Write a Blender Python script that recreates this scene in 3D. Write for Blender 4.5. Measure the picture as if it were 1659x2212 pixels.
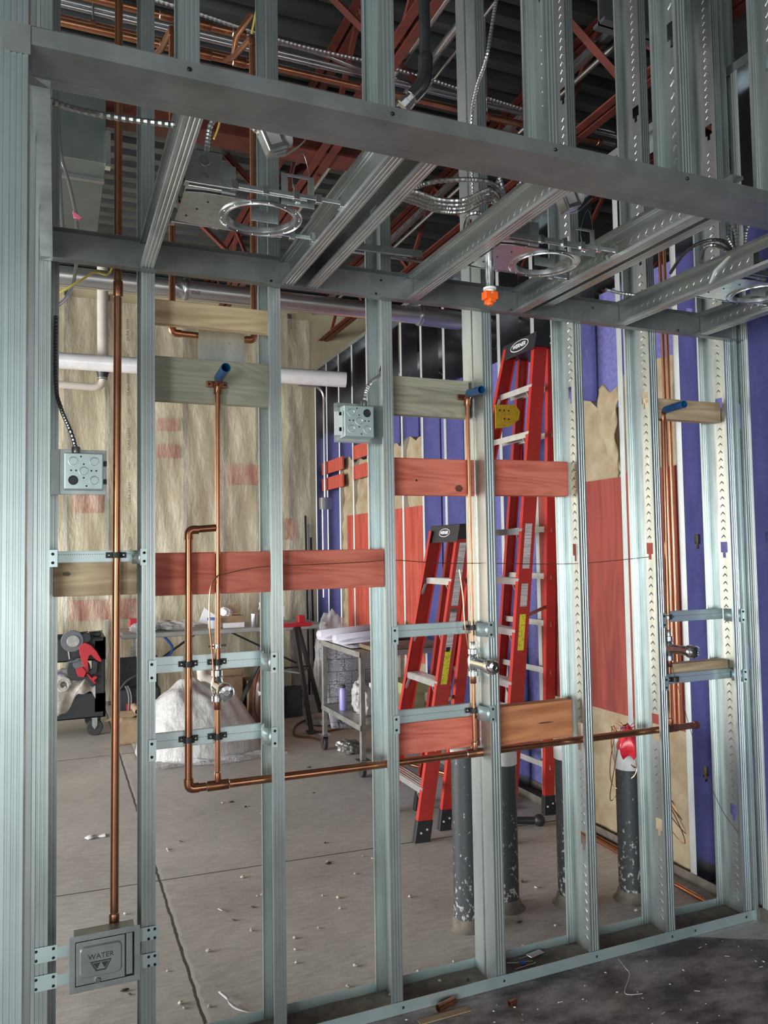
import bpy, bmesh, math, random
from mathutils import Vector, Matrix
PI = math.pi
random.seed(7)
for o in list(bpy.data.objects): bpy.data.objects.remove(o)
sc = bpy.context.scene
COL = sc.collection

# ------------------------------------------------------------------ camera, light, exposure
F, YAW, PIT, ROL, CH = 1685.67, 0.3974, 0.0498, -0.0159, 1.5829
_f = Vector((math.sin(YAW)*math.cos(PIT), math.cos(YAW)*math.cos(PIT), math.sin(PIT)))
_r = Vector((math.cos(YAW), -math.sin(YAW), 0)); _u = _r.cross(_f)
_r2 = _r*math.cos(ROL) + _u*math.sin(ROL); _u2 = _u*math.cos(ROL) - _r*math.sin(ROL)
cam_d = bpy.data.cameras.new('camera'); cam = bpy.data.objects.new('camera', cam_d); COL.objects.link(cam)
cam.matrix_world = Matrix(((_r2.x, _u2.x, -_f.x, 0), (_r2.y, _u2.y, -_f.y, 0), (_r2.z, _u2.z, -_f.z, CH), (0, 0, 0, 1)))
cam_d.sensor_fit = 'VERTICAL'; cam_d.sensor_height = 36; cam_d.lens = 36*F/2212
cam_d.clip_start = .05; cam_d.clip_end = 100
sc.camera = cam

sc.view_settings.view_transform = 'Standard'; sc.view_settings.look = 'None'
sc.view_settings.gamma = 1; sc.view_settings.use_curve_mapping = False
sc.view_settings.exposure = 0.1
w = bpy.data.worlds.new('world'); sc.world = w; w.use_nodes = True
w.node_tree.nodes['Background'].inputs[0].default_value = (.86, .93, 1, 1)
w.node_tree.nodes['Background'].inputs[1].default_value = .6

def area(name, loc, target, sx, sy, power, color=(1, .97, .93)):
    d = bpy.data.lights.new(name, 'AREA'); d.shape = 'RECTANGLE'; d.size = sx; d.size_y = sy
    d.energy = power; d.color = color
    o = bpy.data.objects.new(name, d); COL.objects.link(o); o.location = loc
    o.rotation_euler = (Vector(target)-Vector(loc)).to_track_quat('-Z', 'Y').to_euler()
    return o
area('window_light_left', (-6.2, 5.2, 1.5), (2.2, 5.6, -.3), 5.4, 2.0, 820, (.97, .98, 1))
area('fill_light_front', (-3.0, -2.4, 1.15), (.4, 2.5, .5), 2.6, 1.8, 290, (.88, .98, 1))  # added fill lamp inside the room, left behind the camera, not at a window
area('fill_light_rear', (1.8, -4.2, 1.15), (1.9, 3.0, .0), 3.4, 1.7, 45, (1, .98, .95))  # weak added fill from behind the camera, no known source there

# ------------------------------------------------------------------ pixel -> point helpers (1659 x 2212)
def ray(x, y): return _r2*((x-829.5)/F) + _u2*((1106-y)/F) + _f
C0 = Vector((0, 0, CH))
def atX(x, y, v): d = ray(x, y); return C0 + d*(v/d.x)
def atY(x, y, v): d = ray(x, y); return C0 + d*(v/d.y)
def atZ(x, y, v): d = ray(x, y); return C0 + d*((v-CH)/d.z)

# ------------------------------------------------------------------ materials
MATS = {}
def nodes_of(name):
    m = bpy.data.materials.new(name); m.use_nodes = True
    nt = m.node_tree; b = nt.nodes['Principled BSDF']; MATS[name] = m
    return m, nt, b
def setrgb(s, c): s.default_value = (c[0], c[1], c[2], 1)
def N(nt, t, **kw):
    n = nt.nodes.new(t)
    for k, v in kw.items(): setattr(n, k, v)
    return n
def ramp(nt, stops):
    n = nt.nodes.new('ShaderNodeValToRGB'); cr = n.color_ramp
    while len(cr.elements) < len(stops): cr.elements.new(.5)
    for e, (p, c) in zip(cr.elements, stops): e.position = p; e.color = (c[0], c[1], c[2], 1)
    return n
def coords(nt, scale=(1, 1, 1), rot=(0, 0, 0), kind='Object'):
    tc = nt.nodes.new('ShaderNodeTexCoord'); mp = nt.nodes.new('ShaderNodeMapping')
    mp.inputs['Scale'].default_value = scale; mp.inputs['Rotation'].default_value = rot
    nt.links.new(tc.outputs[kind], mp.inputs[0]); return mp.outputs[0]
def noise(nt, vec, sc_, det=4, rough=.55):
    n = nt.nodes.new('ShaderNodeTexNoise'); n.inputs['Scale'].default_value = sc_
    n.inputs['Detail'].default_value = det; n.inputs['Roughness'].default_value = rough
    nt.links.new(vec, n.inputs['Vector']); return n
def bump(nt, h, strength, dist, b, chain=None):
    n = nt.nodes.new('ShaderNodeBump'); n.inputs['Strength'].default_value = strength
    n.inputs['Distance'].default_value = dist; nt.links.new(h, n.inputs['Height'])
    if chain: nt.links.new(chain, n.inputs['Normal'])
    nt.links.new(n.outputs[0], b.inputs['Normal']); return n.outputs[0]
def simple(name, c1, c2=None, rough=.5, metal=0, scale=(20, 20, 20), nscale=1, bstr=0, bdist=.002, det=4, lo=.35, hi=.65, alpha=1, coat=0):
    m, nt, b = nodes_of(name)
    setrgb(b.inputs['Base Color'], c1); b.inputs['Roughness'].default_value = rough; b.inputs['Metallic'].default_value = metal
    b.inputs['Coat Weight'].default_value = coat
    v = coords(nt, scale); n = noise(nt, v, nscale, det)
    if c2:
        r = ramp(nt, [(lo, c1), (hi, c2)]); nt.links.new(n.outputs[0], r.inputs[0]); nt.links.new(r.outputs[0], b.inputs['Base Color'])
    if bstr: bump(nt, n.outputs[0], bstr, bdist, b)
    if alpha < 1: b.inputs['Alpha'].default_value = alpha
    return m
simple('galv', (.40, .43, .425), (.54, .57, .56), .36, .88, (7, 7, 3), 2.2, .12, .002)
simple('galv_flange', (.41, .46, .455), (.55, .61, .60), .36, .85, (3, 3, 1.2), 2)
simple('galv_shaded', (.20, .21, .205), (.28, .29, .285), .48, .7, (6, 6, 6), 1.5)  # same zinc as the studs, the soffit's weaker light put into a darker colour
simple('drab_wall', (.16, .15, .14), (.10, .10, .10), .8, 0, (2, 2, 2), 2)
simple('dust', (.17, .145, .115), (.10, .085, .07), .9, 0, (6, 6, 6), 3, .3, .002)
simple('galv_bright', (.72, .74, .74), (.58, .6, .6), .25, .95, (30, 30, 30), 2)
simple('bracket_metal', (.50, .62, .62), (.60, .70, .69), .38, .7, (8, 8, 8), 1)
simple('copper', (.58, .27, .15), (.42, .18, .10), .27, .95, (6, 6, 2.5), 2.2, det=6)
simple('copper_dark', (.42, .17, .09), (.28, .12, .07), .32, .9, (20, 20, 20), 2)
simple('solder', (.75, .70, .62), (.5, .45, .4), .3, 1, (60, 60, 60), 2)
simple('chrome', (.85, .87, .88), None, .07, 1)
simple('chrome_dull', (.62, .64, .65), (.5, .5, .5), .28, 1, (20, 20, 20), 2)
simple('black_plastic', (.02, .021, .024), None, .45)
simple('black_pipe', (.018, .019, .02), (.03, .03, .03), .28, .1, coat=.3)
simple('blue_sleeve', (.015, .12, .30), (.01, .09, .24), .35, 0, (9, 9, 9), 2)
simple('red_primer', (.16, .032, .02), (.10, .024, .018), .55, 0, (5, 5, 5), 2)
simple('screw_black', (.015, .015, .015), None, .4, .5)
simple('pvc_white', (.72, .70, .68), (.62, .6, .6), .3, 0, (4, 4, 4), 2)
simple('pvc_cream', (.66, .60, .50), (.58, .53, .46), .35, 0, (4, 4, 4), 2)
simple('aluminium_jacket', (.66, .66, .64), (.54, .54, .52), .3, .95, (2, 9, 9), 2, .08)
simple('duct_metal', (.42, .42, .41), (.30, .30, .30), .36, .9, (3, 3, 3), 2)
simple('dark_duct', (.10, .13, .12), (.14, .16, .15), .5, .6, (2, 2, 2), 2)
simple('orange_plastic', (.95, .13, .01), None, .4)
simple('yellow_cord', (.75, .60, .12), None, .5)
simple('white_plastic', (.8, .8, .78), None, .35)
simple('drywall_pink', (.75, .15, .25), None, .7)
simple('copper_wire', (.72, .36, .20), None, .3, 1)
simple('brown_wire', (.14, .055, .035), None, .4, .4)

def mk_deck():
    m, nt, b = nodes_of('deck_metal'); setrgb(b.inputs['Base Color'], (.07, .075, .075))
    b.inputs['Metallic'].default_value = .35; b.inputs['Roughness'].default_value = .45
    n = noise(nt, coords(nt, (.5, 3, 3)), 2, 3)
    r = ramp(nt, [(.3, (.045, .05, .05)), (.75, (.11, .115, .11))]); nt.links.new(n.outputs[0], r.inputs[0]); nt.links.new(r.outputs[0], b.inputs['Base Color'])
mk_deck()

def mk_web():
    m, nt, b = nodes_of('stud_web'); b.inputs['Metallic'].default_value = .9; b.inputs['Roughness'].default_value = .3
    v = coords(nt, (1, 1, 1)); sp = N(nt, 'ShaderNodeSeparateXYZ'); nt.links.new(v, sp.inputs[0])
    def ma(op, a, c=None):
        n = N(nt, 'ShaderNodeMath', operation=op)
        for i, q in enumerate((a, c)):
            if q is None: continue
            if isinstance(q, (int, float)): n.inputs[i].default_value = q
            else: nt.links.new(q, n.inputs[i])
        return n.outputs[0]
    d = ma('ABSOLUTE', ma('SUBTRACT', sp.outputs[1], .076))
    d2 = ma('ABSOLUTE', ma('SUBTRACT', sp.outputs[1], .046))
    dd = ma('MINIMUM', d, d2) if False else d
    f = ma('FRACT', ma('DIVIDE', ma('ADD', sp.outputs[2], ma('MULTIPLY', dd, .8)), .034))
    mask = ma('MULTIPLY', ma('LESS_THAN', ma('ABSOLUTE', ma('SUBTRACT', f, .3)), .13), ma('LESS_THAN', dd, .0125))
    nz = noise(nt, coords(nt, (14, 14, 2.2)), 1.2, 2)
    r = ramp(nt, [(.3, (.42, .45, .44)), (.7, (.66, .68, .65))]); nt.links.new(nz.outputs[0], r.inputs[0]); nt.links.new(r.outputs[0], b.inputs['Base Color'])
    c1 = bump(nt, nz.outputs[0], .35, .006, b)
    bump(nt, mask, 1.0, .006, b, c1)
mk_web()
simple('stud_mirror', (.50, .52, .60), (.62, .64, .72), .2, 1, (6, 6, 1.5), 2, .15, .002)
simple('galv_rough', (.50, .52, .51), (.60, .62, .60), .5, .7, (6, 6, 2), 2)
simple('batt_back', (.62, .54, .36), (.52, .44, .27), .95, 0, (1.5, 1.5, .8), 1.5, .4, .03, det=3)

def wood(name, c1, c2, axis, ringscale=1, rough=.7, seed=0):
    m, nt, b = nodes_of(name); b.inputs['Roughness'].default_value = rough
    s = [34, 34, 34]; s['xyz'.index(axis)] = 2.2
    tc = N(nt, 'ShaderNodeTexCoord'); mp = N(nt, 'ShaderNodeMapping'); mp.inputs['Scale'].default_value = s; mp.inputs['Location'].default_value = (seed*3.1, seed*1.7, seed*2.3)
    nt.links.new(tc.outputs['Object'], mp.inputs[0])
    n1 = noise(nt, mp.outputs[0], 1*ringscale, 6, .6)
    s2 = [7, 7, 7]; s2['xyz'.index(axis)] = 1.1
    mp2 = N(nt, 'ShaderNodeMapping'); mp2.inputs['Scale'].default_value = s2; mp2.inputs['Location'].default_value = (seed*1.3, seed*2.7, seed*.3)
    nt.links.new(tc.outputs['Object'], mp2.inputs[0])
    n2 = noise(nt, mp2.outputs[0], 1, 1)
    mul = N(nt, 'ShaderNodeMath', operation='MULTIPLY'); nt.links.new(n2.outputs[0], mul.inputs[0]); mul.inputs[1].default_value = 13*ringscale
    sn = N(nt, 'ShaderNodeMath', operation='SINE'); mul2 = N(nt, 'ShaderNodeMath', operation='MULTIPLY'); nt.links.new(mul.outputs[0], mul2.inputs[0]); mul2.inputs[1].default_value = 6.28
    nt.links.new(mul2.outputs[0], sn.inputs[0])
    a = N(nt, 'ShaderNodeMath', operation='MULTIPLY_ADD'); nt.links.new(sn.outputs[0], a.inputs[0]); a.inputs[1].default_value = .075; nt.links.new(n1.outputs[0], a.inputs[2])
    r = ramp(nt, [(.24, c1), (.62, c2)]); nt.links.new(a.outputs[0], r.inputs[0]); nt.links.new(r.outputs[0], b.inputs['Base Color'])
    bump(nt, a.outputs[0], .25, .002, b)
    return m
wood('wood_red', (.46, .08, .05), (.74, .20, .13), 'x', 1, .65, 1)
wood('wood_orange', (.34, .10, .04), (.62, .25, .11), 'x', .7, .6, 5)
wood('wood_natural', (.34, .23, .13), (.66, .49, .31), 'x', .9, .7, 3)
wood('wood_tan', (.40, .27, .13), (.72, .55, .33), 'x', .7, .7, 8)
wood('wood_grey', (.21, .19, .14), (.38, .35, .26), 'x', 1.6, .8, 2)
wood('wood_olive', (.27, .27, .20), (.40, .39, .29), 'x', 1.8, .8, 4)
wood('ply_red', (.30, .035, .022), (.50, .085, .05), 'z', .5, .75, 6)
wood('ply_dark', (.17, .022, .015), (.30, .05, .032), 'z', .5, .7, 9)
simple('insulation_beige', (.44, .37, .25), (.28, .19, .10), .95, 0, (5, 5, 5), 1.5, .7, .03, det=8, lo=.3, hi=.75)
simple('sheathing_purple', (.115, .11, .30), (.165, .16, .40), .8, 0, (40, 40, 40), 1, .2, .002, det=6)
simple('blue_metal', (.07, .09, .20), (.11, .13, .27), .5, .35, (3, 3, 3), 1)

def mk_floor():
    m, nt, b = nodes_of('concrete'); L = nt.links
    v = coords(nt, (1, 1, 1)); sp = N(nt, 'ShaderNodeSeparateXYZ'); L.new(v, sp.inputs[0])
    def ma(op, a, c=None, e=None):
        n = N(nt, 'ShaderNodeMath', operation=op)
        for i, q in enumerate((a, c, e)):
            if q is None: continue
            if isinstance(q, (int, float)): n.inputs[i].default_value = q
            else: L.new(q, n.inputs[i])
        return n.outputs[0]
    n1 = noise(nt, v, 1.3, 8, .62); n2 = noise(nt, v, 60, 4, .7); n3 = noise(nt, coords(nt, (1.4, 5, 1), (0, 0, .3)), 9, 6, .7)
    nj = noise(nt, v, 12, 3)
    base = ramp(nt, [(.3, (.36, .335, .30)), (.7, (.52, .49, .445))]); L.new(n1.outputs[0], base.inputs[0])
    sp2 = ramp(nt, [(.3, (.62, .61, .60)), (.7, (1.15, 1.15, 1.15))]); L.new(n3.outputs[0], sp2.inputs[0])
    mix = N(nt, 'ShaderNodeMix', data_type='RGBA', blend_type='MULTIPLY'); mix.inputs[0].default_value = .7
    L.new(base.outputs[0], mix.inputs[6]); L.new(sp2.outputs[0], mix.inputs[7])
    # old stained slab this side of the stud wall
    st = ramp(nt, [(.38, (.05, .038, .036)), (.5, (.17, .135, .13)), (.62, (.31, .265, .25))]); ns = noise(nt, coords(nt, (1.2, 2.2, 1), (0, 0, .5)), 3.2, 9, .68); L.new(ns.outputs[0], st.inputs[0])
    edge = ma('ADD', sp.outputs[1], ma('MULTIPLY', ma('SUBTRACT', n1.outputs[0], .5), .10))
    right = ma('MULTIPLY', ma('SUBTRACT', sp.outputs[0], 2.35), .5)
    fac = ma('LESS_THAN', ma('ADD', edge, ma('MAXIMUM', right, 0)), 2.535)
    mx = N(nt, 'ShaderNodeMix', data_type='RGBA'); L.new(fac, mx.inputs[0]); L.new(mix.outputs[2], mx.inputs[6]); L.new(st.outputs[0], mx.inputs[7])
    # saw-cut joints
    wob = ma('MULTIPLY', ma('SUBTRACT', nj.outputs[0], .5), .016)
    jx = ma('LESS_THAN', ma('ABSOLUTE', ma('SUBTRACT', ma('ADD', sp.outputs[0], wob), .468)), .006)
    yy = ma('ADD', sp.outputs[1], ma('MULTIPLY', sp.outputs[0], .052))
    jy = ma('LESS_THAN', ma('ABSOLUTE', ma('SUBTRACT', yy, 4.03)), .005)
    jy2 = ma('LESS_THAN', ma('ABSOLUTE', ma('SUBTRACT', sp.outputs[1], 6.63)), .006)
    j = ma('MULTIPLY', ma('MAXIMUM', jx, ma('MAXIMUM', jy, jy2)), ma('GREATER_THAN', sp.outputs[1], 2.7))
    lx = ma('MULTIPLY', ma('LESS_THAN', ma('ABSOLUTE', ma('SUBTRACT', ma('ADD', sp.outputs[0], ma('MULTIPLY', wob, 2)), .481)), .0075), ma('GREATER_THAN', sp.outputs[1], 2.7))
    ml = N(nt, 'ShaderNodeMix', data_type='RGBA'); L.new(lx, ml.inputs[0]); L.new(mx.outputs[2], ml.inputs[6]); setrgb(ml.inputs[7], (.48, .45, .40))
    m3 = N(nt, 'ShaderNodeMix', data_type='RGBA'); L.new(j, m3.inputs[0]); L.new(ml.outputs[2], m3.inputs[6]); setrgb(m3.inputs[7], (.06, .052, .045))
    L.new(m3.outputs[2], b.inputs['Base Color'])
    rr = N(nt, 'ShaderNodeMapRange'); L.new(n1.outputs[0], rr.inputs[0]); rr.inputs[3].default_value = .42; rr.inputs[4].default_value = .68
    L.new(rr.outputs[0], b.inputs['Roughness'])
    c1 = bump(nt, n3.outputs[0], .35, .004, b); c2 = bump(nt, n2.outputs[0], .25, .002, b, c1)
    bump(nt, j, .8, .006, b, c2).node.invert = True
mk_floor()

def mk_flex():
    m, nt, b = nodes_of('flex_armor'); b.inputs['Metallic'].default_value = .95; b.inputs['Roughness'].default_value = .3
    setrgb(b.inputs['Base Color'], (.62, .62, .60))
mk_flex()
simple('flex_dark', (.16, .16, .16), None, .35, .8)

# ------------------------------------------------------------------ mesh builder
def perp(d):
    d = d.normalized(); a = Vector((0, 0, 1)) if abs(d.z) < .9 else Vector((1, 0, 0))
    u = d.cross(a).normalized(); return u, d.cross(u).normalized()
class MB:
    def __init__(s): s.v = []; s.f = []
    def add(s, vs, fs):
        n = len(s.v); s.v += [Vector(v) for v in vs]; s.f += [[i+n for i in f] for f in fs]; return s
    def box(s, a, b, M=None):
        x0, y0, z0 = a; x1, y1, z1 = b
        vs = [Vector(p) for p in ((x0, y0, z0), (x1, y0, z0), (x1, y1, z0), (x0, y1, z0), (x0, y0, z1), (x1, y0, z1), (x1, y1, z1), (x0, y1, z1))]
        if M: vs = [M @ v for v in vs]
        return s.add(vs, [(0, 3, 2, 1), (4, 5, 6, 7), (0, 1, 5, 4), (1, 2, 6, 5), (2, 3, 7, 6), (3, 0, 4, 7)])
    def bar(s, p, q, wd, ht, up=(0, 0, 1)):
        p = Vector(p); q = Vector(q); d = (q-p).normalized(); u = Vector(up)
        if abs(d.dot(u)) > .98: u = Vector((0, 1, 0))
        x = d.cross(u).normalized(); y = x.cross(d).normalized()
        c = [x*(-wd/2)+y*(-ht/2), x*(wd/2)+y*(-ht/2), x*(wd/2)+y*(ht/2), x*(-wd/2)+y*(ht/2)]
        return s.add([p+k for k in c]+[q+k for k in c], [(3, 2, 1, 0), (4, 5, 6, 7), (0, 1, 5, 4), (1, 2, 6, 5), (2, 3, 7, 6), (3, 0, 4, 7)])
    def prism(s, pts, ext, caps=True):
        pts = [Vector(p) for p in pts]; e = Vector(ext); n = len(pts)
        fs = [(i, (i+1) % n, (i+1) % n+n, i+n) for i in range(n)]
        if caps: fs += [tuple(range(n-1, -1, -1)), tuple(range(n, 2*n))]
        return s.add(pts+[p+e for p in pts], fs)
    def sheet(s, pts, ext):
        pts = [Vector(p) for p in pts]; e = Vector(ext); n = len(pts)
        return s.add(pts+[p+e for p in pts], [(i, i+1, i+1+n, i+n) for i in range(n-1)])
    def tube(s, pts, r, seg=14, caps=True, rf=None):
        pts = [Vector(p) for p in pts]; rings = []; u = None
        for i, p in enumerate(pts):
            d = (pts[min(i+1, len(pts)-1)]-pts[max(i-1, 0)]).normalized()
            if u is None: u, v = perp(d)
            else: u = (u-d*u.dot(d)).normalized(); v = d.cross(u).normalized()
            rr = rf(i) if rf else r
            rings.append([p+u*(rr*math.cos(2*PI*k/seg))+v*(rr*math.sin(2*PI*k/seg)) for k in range(seg)])
        vs = [q for rg in rings for q in rg]; m = len(pts)
        fs = [(i*seg+k, i*seg+(k+1) % seg, (i+1)*seg+(k+1) % seg, (i+1)*seg+k) for i in range(m-1) for k in range(seg)]
        if caps: fs += [tuple(range(seg-1, -1, -1)), tuple((m-1)*seg+k for k in range(seg))]
        return s.add(vs, fs)
    def lathe(s, prof, o, axis, seg=24, caps=True):
        o = Vector(o); a = Vector(axis).normalized(); u, v = perp(a)
        vs = [o+a*h+u*(r*math.cos(2*PI*k/seg))+v*(r*math.sin(2*PI*k/seg)) for r, h in prof for k in range(seg)]
        m = len(prof); fs = [(i*seg+k, i*seg+(k+1) % seg, (i+1)*seg+(k+1) % seg, (i+1)*seg+k) for i in range(m-1) for k in range(seg)]
        if caps: fs += [tuple(range(seg-1, -1, -1)), tuple((m-1)*seg+k for k in range(seg))]
        return s.add(vs, fs)
    def ball(s, c, r, n=10, sc_=(1, 1, 1)):
        c = Vector(c); pr = [(max(1e-4, math.sin(PI*i/n)), -math.cos(PI*i/n)) for i in range(n+1)]; k0 = len(s.v)
        s.lathe(pr, (0, 0, 0), (0, 0, 1), n*2)
        for i in range(k0, len(s.v)):
            q = s.v[i]; s.v[i] = c+Vector((q.x*r*sc_[0], q.y*r*sc_[1], q.z*r*sc_[2]))
        return s
    def grid(s, fn, nu, nv):
        vs = [Vector(fn(i/nu, j/nv)) for j in range(nv+1) for i in range(nu+1)]
        return s.add(vs, [(j*(nu+1)+i, j*(nu+1)+i+1, (j+1)*(nu+1)+i+1, (j+1)*(nu+1)+i) for j in range(nv) for i in range(nu)])
    def build(s, name, mat, parent=None, local=False, smooth=False, solid=0, bevel=0, sub=0, center=False, angle=40):
        me = bpy.data.meshes.new(name)
        off = Vector((0, 0, 0))
        if center and s.v:
            mn = Vector([min(v[i] for v in s.v) for i in range(3)]); mx_ = Vector([max(v[i] for v in s.v) for i in range(3)])
            off = Vector(((mn.x+mx_.x)/2, (mn.y+mx_.y)/2, mn.z))
        me.from_pydata([v-off for v in s.v], [], s.f); me.update()
        bm = bmesh.new(); bm.from_mesh(me); bmesh.ops.recalc_face_normals(bm, faces=bm.faces); bm.to_mesh(me); bm.free()
        me.materials.append(MATS[mat])
        o = bpy.data.objects.new(name, me); COL.objects.link(o)
        if smooth:
            for p in me.polygons: p.use_smooth = True
            try: me.set_sharp_from_angle(angle=math.radians(angle))
            except Exception: pass
        if parent:
            o.parent = parent
            if not local: o.matrix_parent_inverse = WM[parent.name].inverted()
        o.location = off
        WM[o.name] = (WM[parent.name] if (parent and local) else Matrix()) @ Matrix.Translation(off)
        if bevel:
            md = o.modifiers.new('bevel', 'BEVEL'); md.width = bevel; md.segments = 2; md.limit_method = 'ANGLE'
        if solid:
            md = o.modifiers.new('solid', 'SOLIDIFY'); md.thickness = solid; md.offset = 0
        if sub:
            md = o.modifiers.new('sub', 'SUBSURF'); md.levels = sub; md.render_levels = sub
        return o
WM = {}
def tag(o, label, cat, group=None, kind=None):
    o['label'] = label; o['category'] = cat
    if group: o['group'] = group
    if kind: o['kind'] = kind
    return o
def structure(o): o['kind'] = 'structure'; return o
def thing(name, label, cat, loc=(0, 0, 0), M=None, group=None):
    o = bpy.data.objects.new(name, None); COL.objects.link(o); o.empty_display_size = .05
    m = M if M else Matrix.Translation(Vector(loc)); o.matrix_world = m; WM[o.name] = m.copy()
    return tag(o, label, cat, group)
def copy_tree(o, parent=None):
    c = o.copy(); COL.objects.link(c)
    if parent: c.parent = parent
    for ch in [x for x in bpy.data.objects if x.parent == o]: copy_tree(ch, c)
    return c
def text_mesh(txt, size, ext, M, mat, parent, name='lettering', space=1.0, bold=0):
    cu = bpy.data.curves.new(name, 'FONT'); cu.body = txt; cu.size = size; cu.extrude = ext; cu.align_x = 'CENTER'; cu.align_y = 'CENTER'; cu.space_character = space; cu.offset = bold
    t = bpy.data.objects.new('tmp_text', cu); COL.objects.link(t); bpy.context.view_layer.update()
    me = bpy.data.meshes.new_from_object(t.evaluated_get(bpy.context.evaluated_depsgraph_get()))
    bpy.data.objects.remove(t)
    me.transform(M); me.materials.clear(); me.materials.append(MATS[mat])
    o = bpy.data.objects.new(name, me); COL.objects.link(o)
    if parent:
        o.parent = parent; o.matrix_parent_inverse = WM[parent.name].inverted()
    WM[o.name] = Matrix()
    return o
def frame(o, x, y):       # matrix with given origin and x / y axes
    x = Vector(x).normalized(); y = Vector(y); z = x.cross(y).normalized(); y = z.cross(x)
    o = Vector(o)
    return Matrix(((x.x, y.x, z.x, o.x), (x.y, y.y, z.y, o.y), (x.z, y.z, z.z, o.z), (0, 0, 0, 1)))
def bend(p, q, r_, t, n=6):
    """rounded corner polyline p->q->r_ with cut length t"""
    p, q, r_ = Vector(p), Vector(q), Vector(r_); a = q+(p-q).normalized()*t; c = q+(r_-q).normalized()*t
    return [a*(1-s)**2+q*2*s*(1-s)+c*s*s for s in [i/n for i in range(n+1)]]
def smoothpath(pts, n=8):
    pts = [Vector(p) for p in pts]; out = []
    for i in range(len(pts)-1):
        p0 = pts[max(i-1, 0)]; p1 = pts[i]; p2 = pts[i+1]; p3 = pts[min(i+2, len(pts)-1)]
        for k in range(n):
            t = k/n; out.append(.5*((2*p1)+(p2-p0)*t+(2*p0-5*p1+4*p2-p3)*t*t+(3*p1-p0-3*p2+p3)*t**3))
    return out+[pts[-1]]

# ------------------------------------------------------------------ the setting
D, DF, XW, YB, ZS = 2.526, 1.449, 2.76, 8.75, 2.475
structure(MB().grid(lambda u, v: (-7+17*u, -5+15*v, 0), 34, 30).build('floor', 'concrete', solid=0))
m = MB()                                                        # corrugated steel deck, ribs along x
pts = []; y = .2
while y < 9.4:
    pts += [(-6, y, 4.72), (-6, y+.085, 4.72), (-6, y+.11, 4.79), (-6, y+.165, 4.79)]; y += .19
m.sheet(pts, (15.5, 0, 0)); structure(m.build('ceiling', 'deck_metal'))
# outer walls of the hall with their openings (left and behind the camera)
def wall_open(name, ax, c, a0, a1, o0, o1, zt0, zt1, mat='drab_wall'):
    m = MB()
    for (p0, p1, z0, z1) in ((a0, o0, 0, 4.8), (o1, a1, 0, 4.8), (o0, o1, 0, zt0), (o0, o1, zt1, 4.8)):
        if ax == 'x': m.box((c, p0, z0), (c+.15, p1, z1))
        else: m.box((p0, c, z0), (p1, c+.15, z1))
    structure(m.build(name, mat))
wall_open('wall_left', 'x', -6.6, -4.8, 9.3, 2.4, 8.4, .35, 3.0)
wall_open('wall_front', 'y', -4.8, -6.6, 9.6, -5.4, 4.4, .25, 2.8)
structure(MB().box((9.0, -4.8, 0), (9.15, 9.3, 4.8)).build('wall_far_right', 'drab_wall'))
structure(MB().box((-6.6, 9.2, 0), (9.15, 9.3, 4.8)).build('wall_far_back', 'drab_wall'))
structure(MB().box((-6.6, -4.8, 4.72), (9.15, .2, 4.8)).build('ceiling_front', 'deck_metal'))
# back wall behind the plastic
structure(MB().box((-6, YB+.10, 0), (XW+1.2, YB+.2, 4.45)).build('wall_back', 'batt_back'))
structure(MB().box((-6, YB-.02, 4.45), (XW+1.2, YB+.2, 4.62)).build('trim_1', 'deck_metal'))
# right wall: purple sheathing
pts = []; y = 2.2
structure(MB().box((XW+.165, 3.66, 0), (XW+.185, YB+.1, 2.93)).box((XW+.165, 2.0, 0), (XW+.185, 3.66, 3.06)).build('wall_right', 'sheathing_purple'))
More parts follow.
